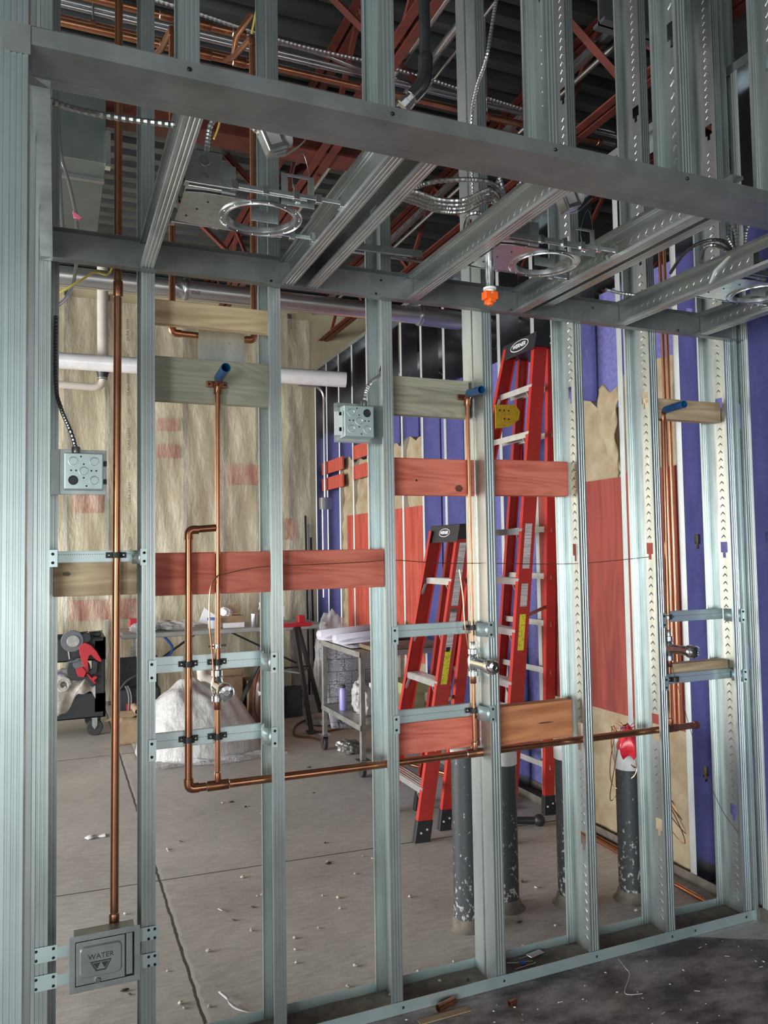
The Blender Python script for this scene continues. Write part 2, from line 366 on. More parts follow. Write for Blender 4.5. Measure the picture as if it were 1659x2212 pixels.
# sheathing seams are real 1 mm battens so bays read like corrugation
# ------------------------------------------------------------------ steel studs
def flange_pts(w_, y0, outward, lip=.009):
    r = .0016*outward
    xs = [(0, 0), (-.15, 0), (-.19, r), (-.26, r), (-.30, 0), (-.40, 0), (-.44, r), (-.52, r), (-.56, 0), (-.68, 0), (-.72, r), (-.8, r), (-.84, 0), (-1, 0)]
    p = [(w_*x, y0+dy) for x, dy in xs]
    p.append((-w_, y0-outward*lip)) if False else None
    return [q for q in p if q]
KEY, SLOT = 'key', 'slot'
def stud(name, label, cat, M, d, w_, L, holes=(), group=None, openx=-1, mats=('stud_web', 'galv_flange'), lip=.009, screws=()):
    t = thing(name, label, cat, M=M, group=group)
    # web with punched holes
    m = MB(); c = d/2; ycuts = [0, c-.019, c-.008, c+.008, c+.019, d]; zc = [0]
    cells = []
    for z, k in sorted(holes):
        cells.append((z, k))
    z0 = 0
    def quad(y0, y1, a, b): m.add([(0, y0, a), (0, y1, a), (0, y1, b), (0, y0, b)], [(0, 1, 2, 3)])
    for z, k in cells:
        if k == KEY:
            quad(0, d, z0, z-.035)
            quad(0, c-.008, z-.035, z-.012); quad(c+.008, d, z-.035, z-.012)
            quad(0, c-.019, z-.012, z+.035); quad(c+.019, d, z-.012, z+.035); z0 = z+.035
        else:
            quad(0, d, z0, z-.055); quad(0, c-.02, z-.055, z+.055); quad(c+.02, d, z-.055, z+.055); z0 = z+.055
    quad(0, d, z0, L)
    web_mb = m
    if mats[0] == 'stud_web':                       # pressed chevrons along the web
        m = MB(); z = .06; e = openx*.0006
        while z < L-.05:
            if all(abs(z-hz) > .06 for hz, _ in holes):
                for sy in (-1, 1):
                    a = (c, z); b2 = (c+sy*.0115, z-.0105)
                    m.add([(e, a[0], a[1]-.0032), (e, a[0], a[1]+.0032), (e+openx*.0022, a[0], a[1]), (e, b2[0], b2[1]-.0026), (e, b2[0], b2[1]+.0026), (e+openx*.0012, b2[0], b2[1])], [(0, 2, 5, 3), (2, 1, 4, 5), (0, 1, 2), (3, 5, 4)])
            z += .034
        if name == 'ceiling_joist': m.v = [Vector((v.x*.45, v.y, v.z)) for v in m.v]
        web_mb.add(m.v, m.f)
    web_mb.build('web', mats[0], t, local=True, solid=.0012)
    for y0, s in ((0, 1), (d, -1)):
        p = [(-openx*x if False else (x if openx < 0 else -x), y, 0) for x, y in flange_pts(w_, y0, s)]
        p.append((openx*w_, y0+s*lip, 0))
        MB().sheet(p, (0, 0, L)).build('flange', mats[1], t, local=True, solid=.0012)
    for (sx, sz) in screws:
        MB().lathe([(.0045, 0), (.0045, -.002), (.002, -.004)], (openx*sx, 0, sz), (0, 1, 0), 8).build('screw', 'screw_black', t, local=True)
    return t
HZ = [(.42, KEY), (1.56, KEY), (2.20, KEY), (2.82, KEY), (3.45, KEY)]
HP = [(.828, SLOT)]
main = [  # right-edge x, pixel label
    (-.020, 'steel stud left of the copper riser, its lower face holding the WATER box strap', []),
    (.283, 'steel stud right of the WATER box, between the tan block and the red board', []),
    (.692, 'steel stud right of the big pipe loop, red boards meeting on both its sides', HP),
    (1.102, 'steel stud holding the square electrical box before the rolling cart', HP),
    (1.511, 'smooth faced steel stud right of the chrome valve, in front of the bollards', []),
    (1.927, 'steel stud right of the tall red ladder with embossed web and key hole', HP),
    (2.304, 'steel stud with embossed web left of the short bare block', HP),
    (2.719, 'steel stud with embossed web at the right end of the short bare block', []),
]
ZT = 4.70
for k, (xr, lab, extra) in enumerate(main):
    hz = sorted(HZ+list(extra)) if k >= 2 else HZ[:0]
    if k == 4:
        q5_ = stud('steel_stud', lab, 'stud', Matrix.Translation((xr-.040, D, .004)), .152, .040, ZT, [(2.82, KEY)], 'front wall studs', openx=1, mats=('galv_flange', 'galv_flange'))
        q5 = q5_
        MB().sheet([(-.0005, .070, 0), (-.004, .074, 0), (-.004, .079, 0), (-.0005, .083, 0)], (0, 0, ZT)).build('crease', 'galv_bright', q5, local=True)
    else:
        stud('steel_stud', lab, 'stud', Matrix.Translation((xr, D, .004)), .152, .040, ZT, hz, 'front wall studs')
stud('steel_stud', 'slotted stud at the far right corner against the blue wall', 'stud', Matrix.Translation((2.727, D+.012, .0)) @ Matrix.Rotation(-PI/2, 4, 'Z'), .060, .03, 4.6, [(z, SLOT) for z in (.62, 1.1, 1.65, 2.15, 2.75, 3.3)], 'front wall studs', openx=1, mats=('galv', 'galv_flange'))
# bottom track of the front wall (U, open upward)
t = thing('bottom_track', 'long galvanized floor track carrying the front wall studs', 'track', (1.3, D, 0))
for k, (y, h) in enumerate(((D-.004, .042), (D+.156, .036))):
    MB().box((-.3, y-.0008, .001), (2.95, y+.0008, h)).build('flange', 'bracket_metal', t)
MB().grid(lambda u, v: (-.3+3.25*u, D-.002+.156*v, .003+.002*math.sin(u*90)*math.sin(v*7)), 60, 4).build('web', 'dust', t)
for x in (.32, .70, 1.12, 1.52, 1.93, 2.30, 2.42, 2.70):
    MB().lathe([(.0045, 0), (.0045, -.002), (.002, -.004)], (x-.02, D-.005, .022), (0, 1, 0), 8).build('screw', 'screw_black', t)
# side wall at the left, seen edge-on
stud('steel_stud', 'bright steel stud at the far left edge, clipped by the soffit beam end', 'stud', Matrix.Translation((-.050, DF, 0)), .092, .034, 4.6, [], 'left side wall studs')
stud('steel_stud', 'second steel stud behind the far left one, beside the frame edge', 'stud', Matrix.Translation((-.085, DF+.10, 0)), .092, .034, 4.6, [], 'left side wall studs', openx=-1, mats=('galv', 'galv_flange'))
for i, (y, l) in enumerate(((1.80, 'edge-on side wall stud halfway back on the left'), (2.16, 'edge-on side wall stud just before the left corner'))):
    stud('steel_stud', l, 'stud', Matrix.Translation((-.046, y, 0)) @ Matrix.Rotation(PI/2, 4, 'Z'), .092, .034, 4.6, [], 'left side wall studs', openx=-1)
stud('steel_stud', 'narrow dark corner stud behind the left wall stud', 'stud', Matrix.Translation((.003, D+.158, 0)), .092, .036, 4.6, [], 'front wall studs', openx=-1, mats=('galv', 'galv_flange'))

# ------------------------------------------------------------------ soffit
def chan(name, label, pts, ext, mat, cat='track'):
    c = Vector(pts[0]); t = thing(name, label, cat, (c.x+ext[0]/2, c.y+ext[1]/2, c.z))
    MB().sheet(pts, ext).build('channel', mat, t, solid=.0016); return t
X0, X1 = -.05, 3.6
t = chan('soffit_track', 'nearest grey steel beam crossing the top of the picture', [(X0, DF-.001, 2.507), (X0, DF-.001, ZS), (X0, DF+.093, ZS), (X0, DF+.093, 2.507)], (X1-X0, 0, 0), 'galv_shaded', 'beam')
for x in (.225, .640, 1.045, 1.435, 1.80):
    MB().lathe([(.0042, 0), (.0042, -.002), (.002, -.004)], (x, DF-.003, 2.491), (0, 1, 0), 8).build('screw', 'screw_black', t)
MB().box((-.088, DF-.004, 2.455), (-.046, DF-.001, 2.507)).build('end_clip', 'galv_shaded', t)
p = [(X0, DF+.128, ZS), (X0, DF+.095, ZS), (X0, DF+.095, ZS+.094), (X0, DF+.128, ZS+.094)]
t = chan('rim_track', 'front rim channel under the nearest soffit beam, joist ends fixed to it', p, (X1-X0, 0, 0), 'galv_shaded')
p = [(X0, D-.038, ZS), (X0, D-.004, ZS), (X0, D-.004, ZS+.094), (X0, D-.038, ZS+.094)]
t = chan('rim_track', 'rear rim channel running across the stud wall face under the joists', p, (2.76-X0, 0, 0), 'galv_shaded')
for x in (.66, 1.04, 1.06, 1.60, 1.98, 2.42):
    MB().lathe([(.0042, 0), (.0042, -.002), (.002, -.004)], (x, D-.006, ZS+.02+.05*(x % .3 > .15)), (0, 1, 0), 8).build('screw', 'screw_black', t)
t = chan('rim_track', 'left side rim channel joining the front and rear soffit channels', [(-.015, DF+.10, ZS), (-.048, DF+.10, ZS), (-.048, DF+.10, ZS+.092), (-.015, DF+.10, ZS+.092)], (0, D-DF-.105, 0), 'galv')
def joist(xl, label, y0=DF+.10, y1=D-.008, z=ZS+.0015, openx=-1, holes=(), h=.092):
    # web in plane x, length along y ; local z -> world y, local y -> world z
    M = frame((xl+.038 if openx < 0 else xl, y0, z), (1, 0, 0), (0, 0, 1)) @ Matrix.Scale(-1, 4, (0, 0, 1))
    return stud('ceiling_joist', label, 'joist', M, h, .038, y1-y0, holes, 'soffit joists', openx=openx, lip=.01, mats=('stud_web', 'galv'))
joist(.236, 'first soffit joist from the left, ribbed underside nearly end on')
joist(.690, 'left one of the two close soffit joists, right of the first light frame', holes=[(.52, KEY)])
joist(.775, 'right one of the two close soffit joists, beside the cable bundle', holes=[(.42, KEY)])
joist(1.150, 'soffit joist with a wide embossed face left of the second light frame')
joist(1.590, 'soffit joist right of the second light frame', holes=[(.40, SLOT)])
joist(1.70, 'raised soffit joist with a long slot, right of the second light frame', z=ZS+.03, openx=1, holes=[(.58, SLOT)])
joist(2.075, 'soffit joist left of the third light frame', holes=[(.25, SLOT)])
joist(2.505, 'last soffit joist at the far right corner')
# upper wall studs standing on the nearest beam
ups = [(.245, 'short upper stud above the first beam screw from the left'), (.648, 'short upper stud beside the black pipe'), (1.058, 'short upper stud right of the black pipe elbow'),
       (1.452, 'short upper stud with a copper stub poking through'), (1.80, 'short upper stud cut by the right edge of the picture')]
for x, l in ups:
    stud('upper_stud', l, 'stud', Matrix.Translation((x, DF+.001, ZS+.003)), .090, .034, 2.2, [(.42, KEY), (1.0, KEY)], 'upper studs on the soffit beam')

# ------------------------------------------------------------------ wooden blocking
def block(x0, x1, z0, z1, mat, label, y0=2.622, th=.036, tilt0=0, tilt1=0, name='wood_blocking', group='wood blocking between the studs'):
    m = MB(); vs = [(x0, y0, z0), (x1, y0, z0+tilt0), (x1, y0+th, z0+tilt0), (x0, y0+th, z0), (x0, y0, z1), (x1, y0, z1+tilt1), (x1, y0+th, z1+tilt1), (x0, y0+th, z1)]
    m.add(vs, [(0, 3, 2, 1), (4, 5, 6, 7), (0, 1, 5, 4), (1, 2, 6, 5), (2, 3, 7, 6), (3, 0, 4, 7)])
    o = m.build(name, mat, bevel=.003, center=True); return tag(o, label, 'block', group)
XS = [q[0] for q in main]
simple('knot_dark', (.16, .05, .025), (.08, .03, .02), .7, 0, (60, 60, 60), 1); simple('knot_brown', (.11, .075, .05), (.20, .14, .09), .7, 0, (50, 50, 50), 1)
def knot(b, x, z, rx, rz, mat='knot_dark', y=2.622, nm='knot'):
    MB().add([(x, y-.0006, z)]+[(x+rx*math.cos(2*PI*i/18)*(1+.1*math.sin(i*2.3)), y-.0003, z+rz*math.sin(2*PI*i/18)*(1+.1*math.cos(i*1.7))) for i in range(18)], [(0, i+1, (i+1) % 18+1) for i in range(18)]).build(nm, mat, b)
block(XS[1]+.004, XS[2]-.004, 2.345, 2.425, 'wood_tan', 'light brown block with arched grain above the copper bends')
block(XS[1]+.004, XS[2]-.003, 2.088, 2.236, 'wood_olive', 'wide greenish grey board behind the left blue sleeve')
block(XS[1]+.004, XS[2]-.003, 1.449, 1.588, 'wood_red', 'red board behind the tall copper pipe loop')
block(XS[2]+.004, XS[3]-.004, 1.452, 1.590, 'wood_red', 'red board between the third and fourth studs with a thin wire across')
kb = block(XS[0]+.010, XS[1]-.044, 1.457, 1.565, 'wood_natural', 'bare tan block with one dark knot behind the left copper riser')
knot(kb, .028, 1.527, .012, .007, 'knot_brown')
block(XS[3]+.004, XS[4]-.046, 2.087, 2.232, 'wood_grey', 'weathered grey board behind the middle blue sleeve')
kb = block(XS[3]+.004, 1.503, 1.787, 1.925, 'wood_red', 'red board with a knot, left of the smooth stud above eye level', y0=2.61)
knot(kb, 1.405, 1.815, .016, .013, y=2.61); knot(kb, 1.228, 1.842, .004, .004, 'screw_black', 2.61, 'nail_hole')
block(1.513, 1.888, 1.790, 1.928, 'wood_red', 'red board with a rough bottom edge in front of the tall ladder', y0=2.585, th=.060)
block(XS[3]+.004, 1.49, .842, .955, 'wood_red', 'dark red board above the main copper pipe, left of the smooth stud')
kb = block(1.513, 1.888, .838, .982, 'wood_orange', 'orange brown board in front of the tall ladder just above the copper pipe', y0=2.60, th=.05)
knot(kb, 1.76, .905, .035, .003, y=2.60, nm='crack')
block(XS[6]+.004, 2.715, 2.128, 2.216, 'wood_natural', 'short bare block carrying the right blue sleeve', y0=2.59, th=.05)
block(XS[6]+.004, 2.715, 1.005, 1.085, 'wood_natural', 'thin bare block behind the lowest bracket at the right', y0=2.60, th=.05)

# ------------------------------------------------------------------ right wall framing
RY = [2.875+.4064*k for k in range(15)]
RM = lambda y: Matrix.Translation((XW, y, .004)) @ Matrix.Rotation(-PI/2, 4, 'Z')
for k, y in enumerate([2.47]+RY):
    stud('wall_stud', 'tall steel stud in the row standing before the purple wall boards', 'stud', RM(y), .152, .038, 3.71, [(.50, KEY), (1.60, KEY), (2.7, KEY)] if k < 4 else [], 'studs of the purple wall', openx=-1, mats=('stud_mirror', 'galv_rough'))
t = thing('top_track', 'long steel track capping the stud row of the purple wall', 'track', (XW, 5.6, 3.71))
MB().sheet([(XW-.002, 2.3, 3.68), (XW-.002, 2.3, 3.72), (XW+.155, 2.3, 3.72), (XW+.155, 2.3, 3.68)], (0, 6.4, 0)).build('channel', 'galv', t, solid=.0015)
t = thing('floor_track', 'dusty steel floor track under the purple wall studs', 'track', (XW, 5.6, 0))
MB().sheet([(XW-.004, 2.3, .05), (XW-.004, 2.3, .001), (XW+.157, 2.3, .001), (XW+.157, 2.3, .05)], (0, 6.4, 0)).build('channel', 'dust', t, solid=.0015)
def batt(k, z0, z1, lab, lean=0):
    rnd = random.Random(k)
    y0, y1 = RY[k]+.040, RY[k+1]-.003
    def fr(u, v):
        top = z1+.03*math.sin(u*6+k*2)+.006*math.sin(u*17+k)+lean*u
        z = z0+(top-z0)*v
        return (XW+.028+.012*math.sin(z*7+k)+.007*math.sin(z*31+u*17)+(.03*v**12), y0+(y1-y0)*u, z)
    m = MB(); m.grid(fr, 12, 60); n = len(m.v)
    m.grid(lambda u, v: (lambda p: (XW+.12, p[1], p[2]))(fr(u, v)), 12, 60)
    q = 13*60
    m.add([m.v[q+i] for i in range(13)]+[m.v[n+q+i] for i in range(13)], [(i, i+1, i+14, i+13) for i in range(12)])
    m.add([m.v[13*i] for i in range(61)]+[m.v[n+13*i] for i in range(61)], [(i, i+1, i+62, i+61) for i in range(60)])
    tag(m.build('insulation_batt', 'insulation_beige', smooth=True, center=True), lab, 'insulation', 'insulation batts in the purple wall')
def ply(k, z0, z1, lab, cut=0, mat='ply_red'):
    tag(MB().box((XW-.001, RY[k]+.040, z0), (XW+.012, RY[k+1]-.003-cut, z1)).build('plywood_panel', mat, center=True), lab, 'board', 'red plywood panels in the purple wall')
batt(0, .02, 2.50, 'torn beige insulation in the wall bay behind the right copper riser', .03)
batt(1, .02, 2.33, 'wide beige insulation batt with a torn flap, seen right of the red ladder', .08)
batt(2, .02, 2.10, 'beige insulation batt half hidden behind the tall ladder rear leg')
for k in (7, 8, 9, 10, 11): batt(k, .02, 2.52+.03*(k % 2), ['beige insulation seen left of the middle blue sleeve above red boards', 'beige insulation showing beside the fourth stud above red panels', 'beige insulation hidden in part by the fourth stud', 'beige insulation above the red panel behind the drawing cart', 'beige insulation in the bay next to the small red cleats'][k-7])
for k, z0, z1, l, c in ((0, .70, 1.975, 'narrow red plywood strip beside the twin copper pipes', 0), (1, .70, 1.955, 'large dark red plywood panel seen right of the tall ladder', 0), (2, .70, 1.94, 'red plywood panel partly behind the tall ladder rear leg', .0)):
    ply(k, z0, z1, l, c, 'ply_dark')
for k, l in ((7, 'red plywood panel just left of the small ladder top'), (8, 'red plywood panel right beside the fourth stud edge'), (9, 'red plywood panel hidden mostly behind the fourth stud'), (10, 'red plywood panel above the rolled drawings'), (11, 'last red plywood panel before the bare blue bays')):
    ply(k, .66, 1.95, l, .19 if k == 11 else 0)
# torn flap of insulation hanging in bay 1
m = MB(); m.grid(lambda u, v: (XW+.005-.025*math.sin(PI*min(1, v*1.2))-.01*math.sin(v*19+u*5), RY[1]+.045+.17*u*(1-.75*(1-v)**1.5), 1.98+.47*v-.03*math.sin(u*6)), 10, 30)
tag(m.build('insulation_flap', 'insulation_beige', smooth=True, solid=.006, center=True), 'pale torn flap of insulation hanging over the upper batt right of the ladder', 'insulation')
for i, (yy0, yy1, z, l) in enumerate(((7.62, 8.30, 2.44, 'upper short red cleat in the far blue bays'), (7.62, 8.30, 2.26, 'lower short red cleat in the far blue bays'), (6.85, 7.30, 2.50, 'upper red cleat nearer the fourth stud'), (6.85, 7.30, 2.30, 'lower red cleat nearer the fourth stud'))):
    tag(MB().box((XW-.022, yy0, z), (XW-.004, yy1, z+.135)).build('wood_cleat', 'ply_red', center=True), l, 'board', 'short red cleats on the far wall studs')
# twin copper pipes on the right wall
for i, (y, l) in enumerate(((2.955, 'left one of the twin thin copper pipes before the red plywood strip'), (2.925, 'right one of the twin thin copper pipes before the red plywood strip'))):
    tag(MB().tube([(XW-.022, y, .72), (XW-.022, y, 3.6)], .0085, 12).build('copper_pipe', 'copper', smooth=True, center=True), l, 'pipe', 'twin pipes on the purple wall')

# ------------------------------------------------------------------ back wall plastic and what shows through
for i, x in enumerate((-.35, .06, .47, .88, 1.29, 1.70, 2.11, 2.50)):
    tag(MB().box((x, YB+.055, 0), (x+.04, YB+.098, 4.4)).build('wall_stud', 'galv_bright', center=True), 'pale steel stud faintly visible through the clear plastic on the back wall', 'stud', 'studs behind the plastic')
for (xa, ya, xb, yb_, l) in ((340, 903, 388, 932, 'upper of two faint red cleats behind plastic under the greenish board'), (340, 960, 388, 990, 'lower of two faint red cleats behind plastic under the greenish board'),
        (155, 1062, 222, 1108, 'faint red board behind plastic below the left electrical box'), (150, 1298, 300, 1335, 'long faint red board behind plastic above the black tool cart'), (490, 1003, 572, 1048, 'faint red board behind plastic right of the middle copper pipe'), (614, 1120, 640, 1165, 'small faint red cleat behind plastic right of the third stud')):
    a = atY(xa, ya, YB+.04); b = atY(xb, yb_, YB+.04)
    tag(MB().box((a.x, YB+.03, b.z), (b.x, YB+.05, a.z)).build('wood_cleat', 'ply_red', center=True), l, 'board', 'red boards behind the plastic')
def mk_film(name, alpha, col, strength=.6, rough=.22, scale=(3, 1, 1.2)):
    m, nt, b = nodes_of(name); setrgb(b.inputs['Base Color'], col); b.inputs['Roughness'].default_value = rough; b.inputs['Alpha'].default_value = alpha
    n = noise(nt, coords(nt, scale, (0, .5, 0)), 3.0, 7, .62); n2 = noise(nt, coords(nt, (14, 4, 2.4), (0, .6, 0)), 1.3, 3)
    c = bump(nt, n2.outputs[0], strength*.8, .03, b); bump(nt, n.outputs[0], strength, .05, b, c)
    r = N(nt, 'ShaderNodeMapRange'); nt.links.new(n.outputs[0], r.inputs[0]); r.inputs[1].default_value = .35; r.inputs[2].default_value = .7; r.inputs[3].default_value = alpha-.10; r.inputs[4].default_value = min(1, alpha+.15)
    nt.links.new(r.outputs[0], b.inputs['Alpha'])
mk_film('plastic_film', .42, (.72, .65, .48)); mk_film('plastic_white', .80, (.60, .58, .55), .45, .25, (3, 3, 3)); mk_film('plastic_clear', .38, (.8, .8, .8), .8, .12, (6, 6, 6))
def film(u, v):
    x = -1.6+4.33*u; z = .06+4.25*v
    return (x, YB-.03+.018*math.sin(x*5+z*1.3+2*math.sin(z*.8))+.014*math.sin(x*13-z*3.1)+.009*math.sin(x*4-z*9)+.006*math.sin(x*31+z*5), z)
fl = MB().grid(film, 150, 150).build('plastic_sheet', 'plastic_film', smooth=True)
tag(fl, 'large clear plastic sheet covering the back wall insulation', 'plastic sheet')
simple('print_ink', (.10, .09, .10), None, .6)
for i, (py, txt, s_) in enumerate([(712+118*q, 'DURA-SKRIM', .095) for q in range(7)]+[(770+118*q, 'RE-', .05) for q in range(6)]):
    if 'RE-' in txt: txt = 'III IIIIIIIII'
    p = atY(268+py*.012, py, YB-.09)
    text_mesh(txt, s_*.43, .001, frame((p.x, YB-.075, p.z), (0, 0, 1), (-1, 0, 0)), 'print_ink', fl)

# ------------------------------------------------------------------ plumbing in the front wall
YP = 2.597
def pipe(name, label, pts, r, mat='copper', cat='pipe', group=None, parent=None, seg=16):
    pts = [Vector(p) for p in pts]
    if parent is None:
        t = thing(name, label, cat, pts[0], group=group); MB().tube(pts, r, seg).build('tube', mat, t, smooth=True); return t
    return MB().tube(pts, r, seg).build(name, mat, parent, smooth=True)
def sleeve(t, p, d, r, L, mat='copper', name='coupling', rim=True):
    p = Vector(p); d = Vector(d).normalized()
    MB().lathe([(r*1.16, -L/2), (r*1.22, -L/2+.002), (r*1.22, L/2-.002), (r*1.16, L/2)], p, d, 16).build(name, mat, t, smooth=True, angle=50)
    if rim:
        for s in (-1, 1): MB().lathe([(r*1.02, s*L/2), (r*1.2, s*L/2+s*.0005), (r*1.02, s*(L/2+.003))], p, d, 14).build('solder_ring', 'solder', t, smooth=True)
def elbow(t, p, d1, d2, r, mat='copper'):
    p = Vector(p); d1 = Vector(d1).normalized(); d2 = Vector(d2).normalized()
    MB().tube([p+d1*.032]+bend(p+d1*.02, p, p+d2*.02, .018)+[p+d2*.032], r*1.17, 14).build('elbow', mat, t, smooth=True)
def clamp(x, z, y=YP, r=.0123, w_=.062, lab=''):
    t = thing('pipe_clamp', lab, 'clamp', (x, y+r, z), group='black clamps on the brackets')
    yb = y+r+.002
    m = MB(); arc = [(x+(r+.004)*math.cos(a), y-(r+.004)*math.sin(a)*1.0, z) for a in [PI*i/10 for i in range(11)]]
    prof = [(x+w_/2, yb-.001, z), (x+r+.004, yb-.001, z)]+arc+[(x-r-.004, yb-.001, z), (x-w_/2, yb-.001, z)]
    m.sheet([(p[0], p[1], p[2]-.009) for p in prof], (0, 0, .018)); m.build('strap', 'black_plastic', t, solid=.004, bevel=.001)
    for s in (-1, 1): MB().lathe([(.0045, 0), (.0045, -.003), (.002, -.005)], (x+s*(w_/2-.009), yb-.003, z), (0, 1, 0), 8).build('screw', 'chrome_dull', t)
    return t
# left riser
t = thing('copper_riser', 'long copper pipe running down to the WATER box at the left', 'pipe', (.175, 2.6, .43))
MB().tube([(.1685, 2.60, .43), (.172, 2.60, 1.2), (.1755, 2.60, 2.0), (.183, 2.60, 4.6)], .0125, 16).build('tube', 'copper', t, smooth=True)
p = atY(256, 625, 2.6); sleeve(t, (.1778, 2.6, p.z), (0, 0, 1), .0125, .05, 'copper_dark')
p = atY(247, 1985, 2.6); sleeve(t, (.1685, 2.6, p.z), (0, 0, 1), .0125, .035, 'copper_dark')
MB().lathe([(.014, 0), (.018, .004), (.018, .018), (.014, .022)], (.1685, 2.6, .425), (0, 0, 1), 6).build('threaded_adapter', 'copper_dark', t)
# tall loop
ZP = .83
main_p = thing('copper_main', 'horizontal copper pipe threaded through the studs at knee height', 'pipe', (.39, YP, ZP))
MB().tube([(.413, YP, ZP)]+[(x, YP, ZP-.0045*(x-.39)) for x in (1.0, 2.0, 2.50)], .0135, 16).build('tube', 'copper', main_p, smooth=True)
elbow(main_p, (.394, YP, ZP), (1, 0, 0), (0, 0, 1), .0135, 'copper')
MB().lathe([(.0135, 0), (.016, .001), (.016, .022), (.012, .024)], (2.50, YP, ZP-.0095), (1, 0, 0), 14).build('end_cap', 'copper_dark', main_p, smooth=True, angle=50)
for x in (.487, 1.442, 2.378):
    z = ZP-.0045*(x-.39); sleeve(main_p, (x, YP, z), (1, 0, 0), .0135, .07, 'copper_dark', 'tee'); sleeve(main_p, (x, YP, z+.026), (0, 0, 1), .0095, .03, 'copper_dark', 'tee_branch')
t = thing('copper_loop', 'thick copper riser forming the left side of the tall pipe loop', 'pipe', (.394, YP, .86))
MB().tube([(.394, YP, ZP+.03), (.397, YP, 1.63)], .0122, 16).build('tube', 'copper', t, smooth=True)
elbow(t, (.397, YP, 1.662), (0, 0, -1), (1, 0, 0), .0122, 'copper_dark')
MB().tube([(.41, YP, 1.662), (.484, YP, 1.668)], .0118, 14).build('cross_tube', 'copper_dark', t, smooth=True)
def riser(x, z0, z1, label, zv, dx=0, sl=(0, 0), fl_=0):
    t = thing('copper_riser', label, 'pipe', (x, YP, z0), group='thin risers with blue sleeves')
    MB().tube([(x, YP, z0+.02), (x+dx/2, YP, (z0+z1)/2), (x+dx, YP, z1)], .0092, 14).build('tube', 'copper', t, smooth=True)
    # drop ear elbow
    MB().tube([(x+dx, YP, z1-.02), (x+dx, YP, z1+.008), (x+dx, YP-.012, z1+.02), (x+dx, YP-.03, z1+.024)], .013, 14).build('drop_ear_elbow', 'copper_dark', t, smooth=True)
    MB().box((x+dx-.034, YP+.012, z1+.004), (x+dx+.034, YP+.018, z1+.026)).build('ear_plate', 'copper_dark', t, bevel=.003)
    for s in (-1, 1): MB().lathe([(.004, 0), (.004, -.003)], (x+dx+s*.026, YP+.012, z1+.015), (0, 1, 0), 8).build('screw', 'screw_black', t)
    return t
def bluesleeve(p0, p1, lab):
    p0, p1 = Vector(p0), Vector(p1); d = (p1-p0)
    t = thing('pipe_sleeve', lab, 'pipe sleeve', p0, group='blue sleeves on the risers'); L = d.length
    MB().lathe([(.0155, 0), (.0155, L), (.0135, L), (.0135, L*.3), (.001, L*.3)], p0, d, 20).build('tube', 'blue_sleeve', t, smooth=True, angle=50)
a = atY(488, 794, 2.46); riser(.487, ZP, 2.135, 'thin copper riser right of the loop, ending at the left blue sleeve', 1.11, .007); bluesleeve((.494, YP-.02, 2.165), (a.x, 2.46, a.z), 'left blue plastic sleeve poking out of the greenish board')
a = atY(1040, 842, 2.46); riser(1.442, ZP, 2.15, 'thin copper riser before the small ladder, ending at the middle blue sleeve', 1.15, -.001); bluesleeve((1.441, YP-.02, 2.175), (a.x, 2.46, a.z), 'middle blue plastic sleeve poking out of the weathered grey board')
a = atY(1478, 873, 2.46); riser(2.378, ZP-.01, 2.14, 'thin copper riser beside the right wall bracket, ending at the right blue sleeve', 1.15, .014); bluesleeve((2.392, YP-.02, 2.165), (a.x, 2.46, a.z), 'right blue plastic sleeve against the short bare block')
def valve(x, z, lab):
    t = thing('flush_valve', lab, 'valve', (x, YP, z), group='chrome valves on the risers')
    MB().lathe([(.013, -.052), (.019, -.050), (.019, -.032), (.015, -.030), (.021, -.012), (.021, .012), (.015, .028), (.019, .032), (.019, .050), (.013, .052)], (x, YP, z), (0, 0, 1), 20).build('body', 'chrome_dull', t, smooth=True, angle=35)
    MB().lathe([(.020, 0), (.0195, -.095), (.0225, -.098), (.0225, -.103)], (x, YP-.01, z), (0, 1, 0), 24).build('barrel', 'chrome', t, smooth=True, angle=35)
    MB().lathe([(.0225, 0), (.0265, -.003), (.0275, -.018), (.0265, -.036), (.021, -.044), (.010, -.046), (.009, -.043), (.001, -.043)], (x, YP-.113, z), (0, 1, 0), 24).build('cap', 'chrome', t, smooth=True, angle=35)
    for s in (-1, 1): MB().lathe([(.0125, s*.052), (.0125, s*.075), (.0105, s*.078)], (x, YP, z), (0, 0, 1), 14).build('solder_joint', 'solder' if s > 0 else 'copper_dark', t, smooth=True)
    MB().tube([(x-.030, YP-.004, z+.128), (x+.030, YP-.004, z+.130)], .0035, 8).build('bleed_screw', 'chrome_dull', t, smooth=True)
    MB().lathe([(.014, -.007), (.0145, 0), (.014, .007)], (x, YP, z+.128), (0, 0, 1), 14).build('collar', 'solder', t, smooth=True)
    return t
valve(.487, atY(478, 1480, YP).z, 'round chrome valve on the thin riser before the plastic heap')
valve(1.442, atY(1030, 1430, YP).z, 'chrome valve barrel in front of the small red ladder')
valve(2.382, atY(1446, 1400, YP).z, 'chrome valve barrel at the right before the red plywood strip')

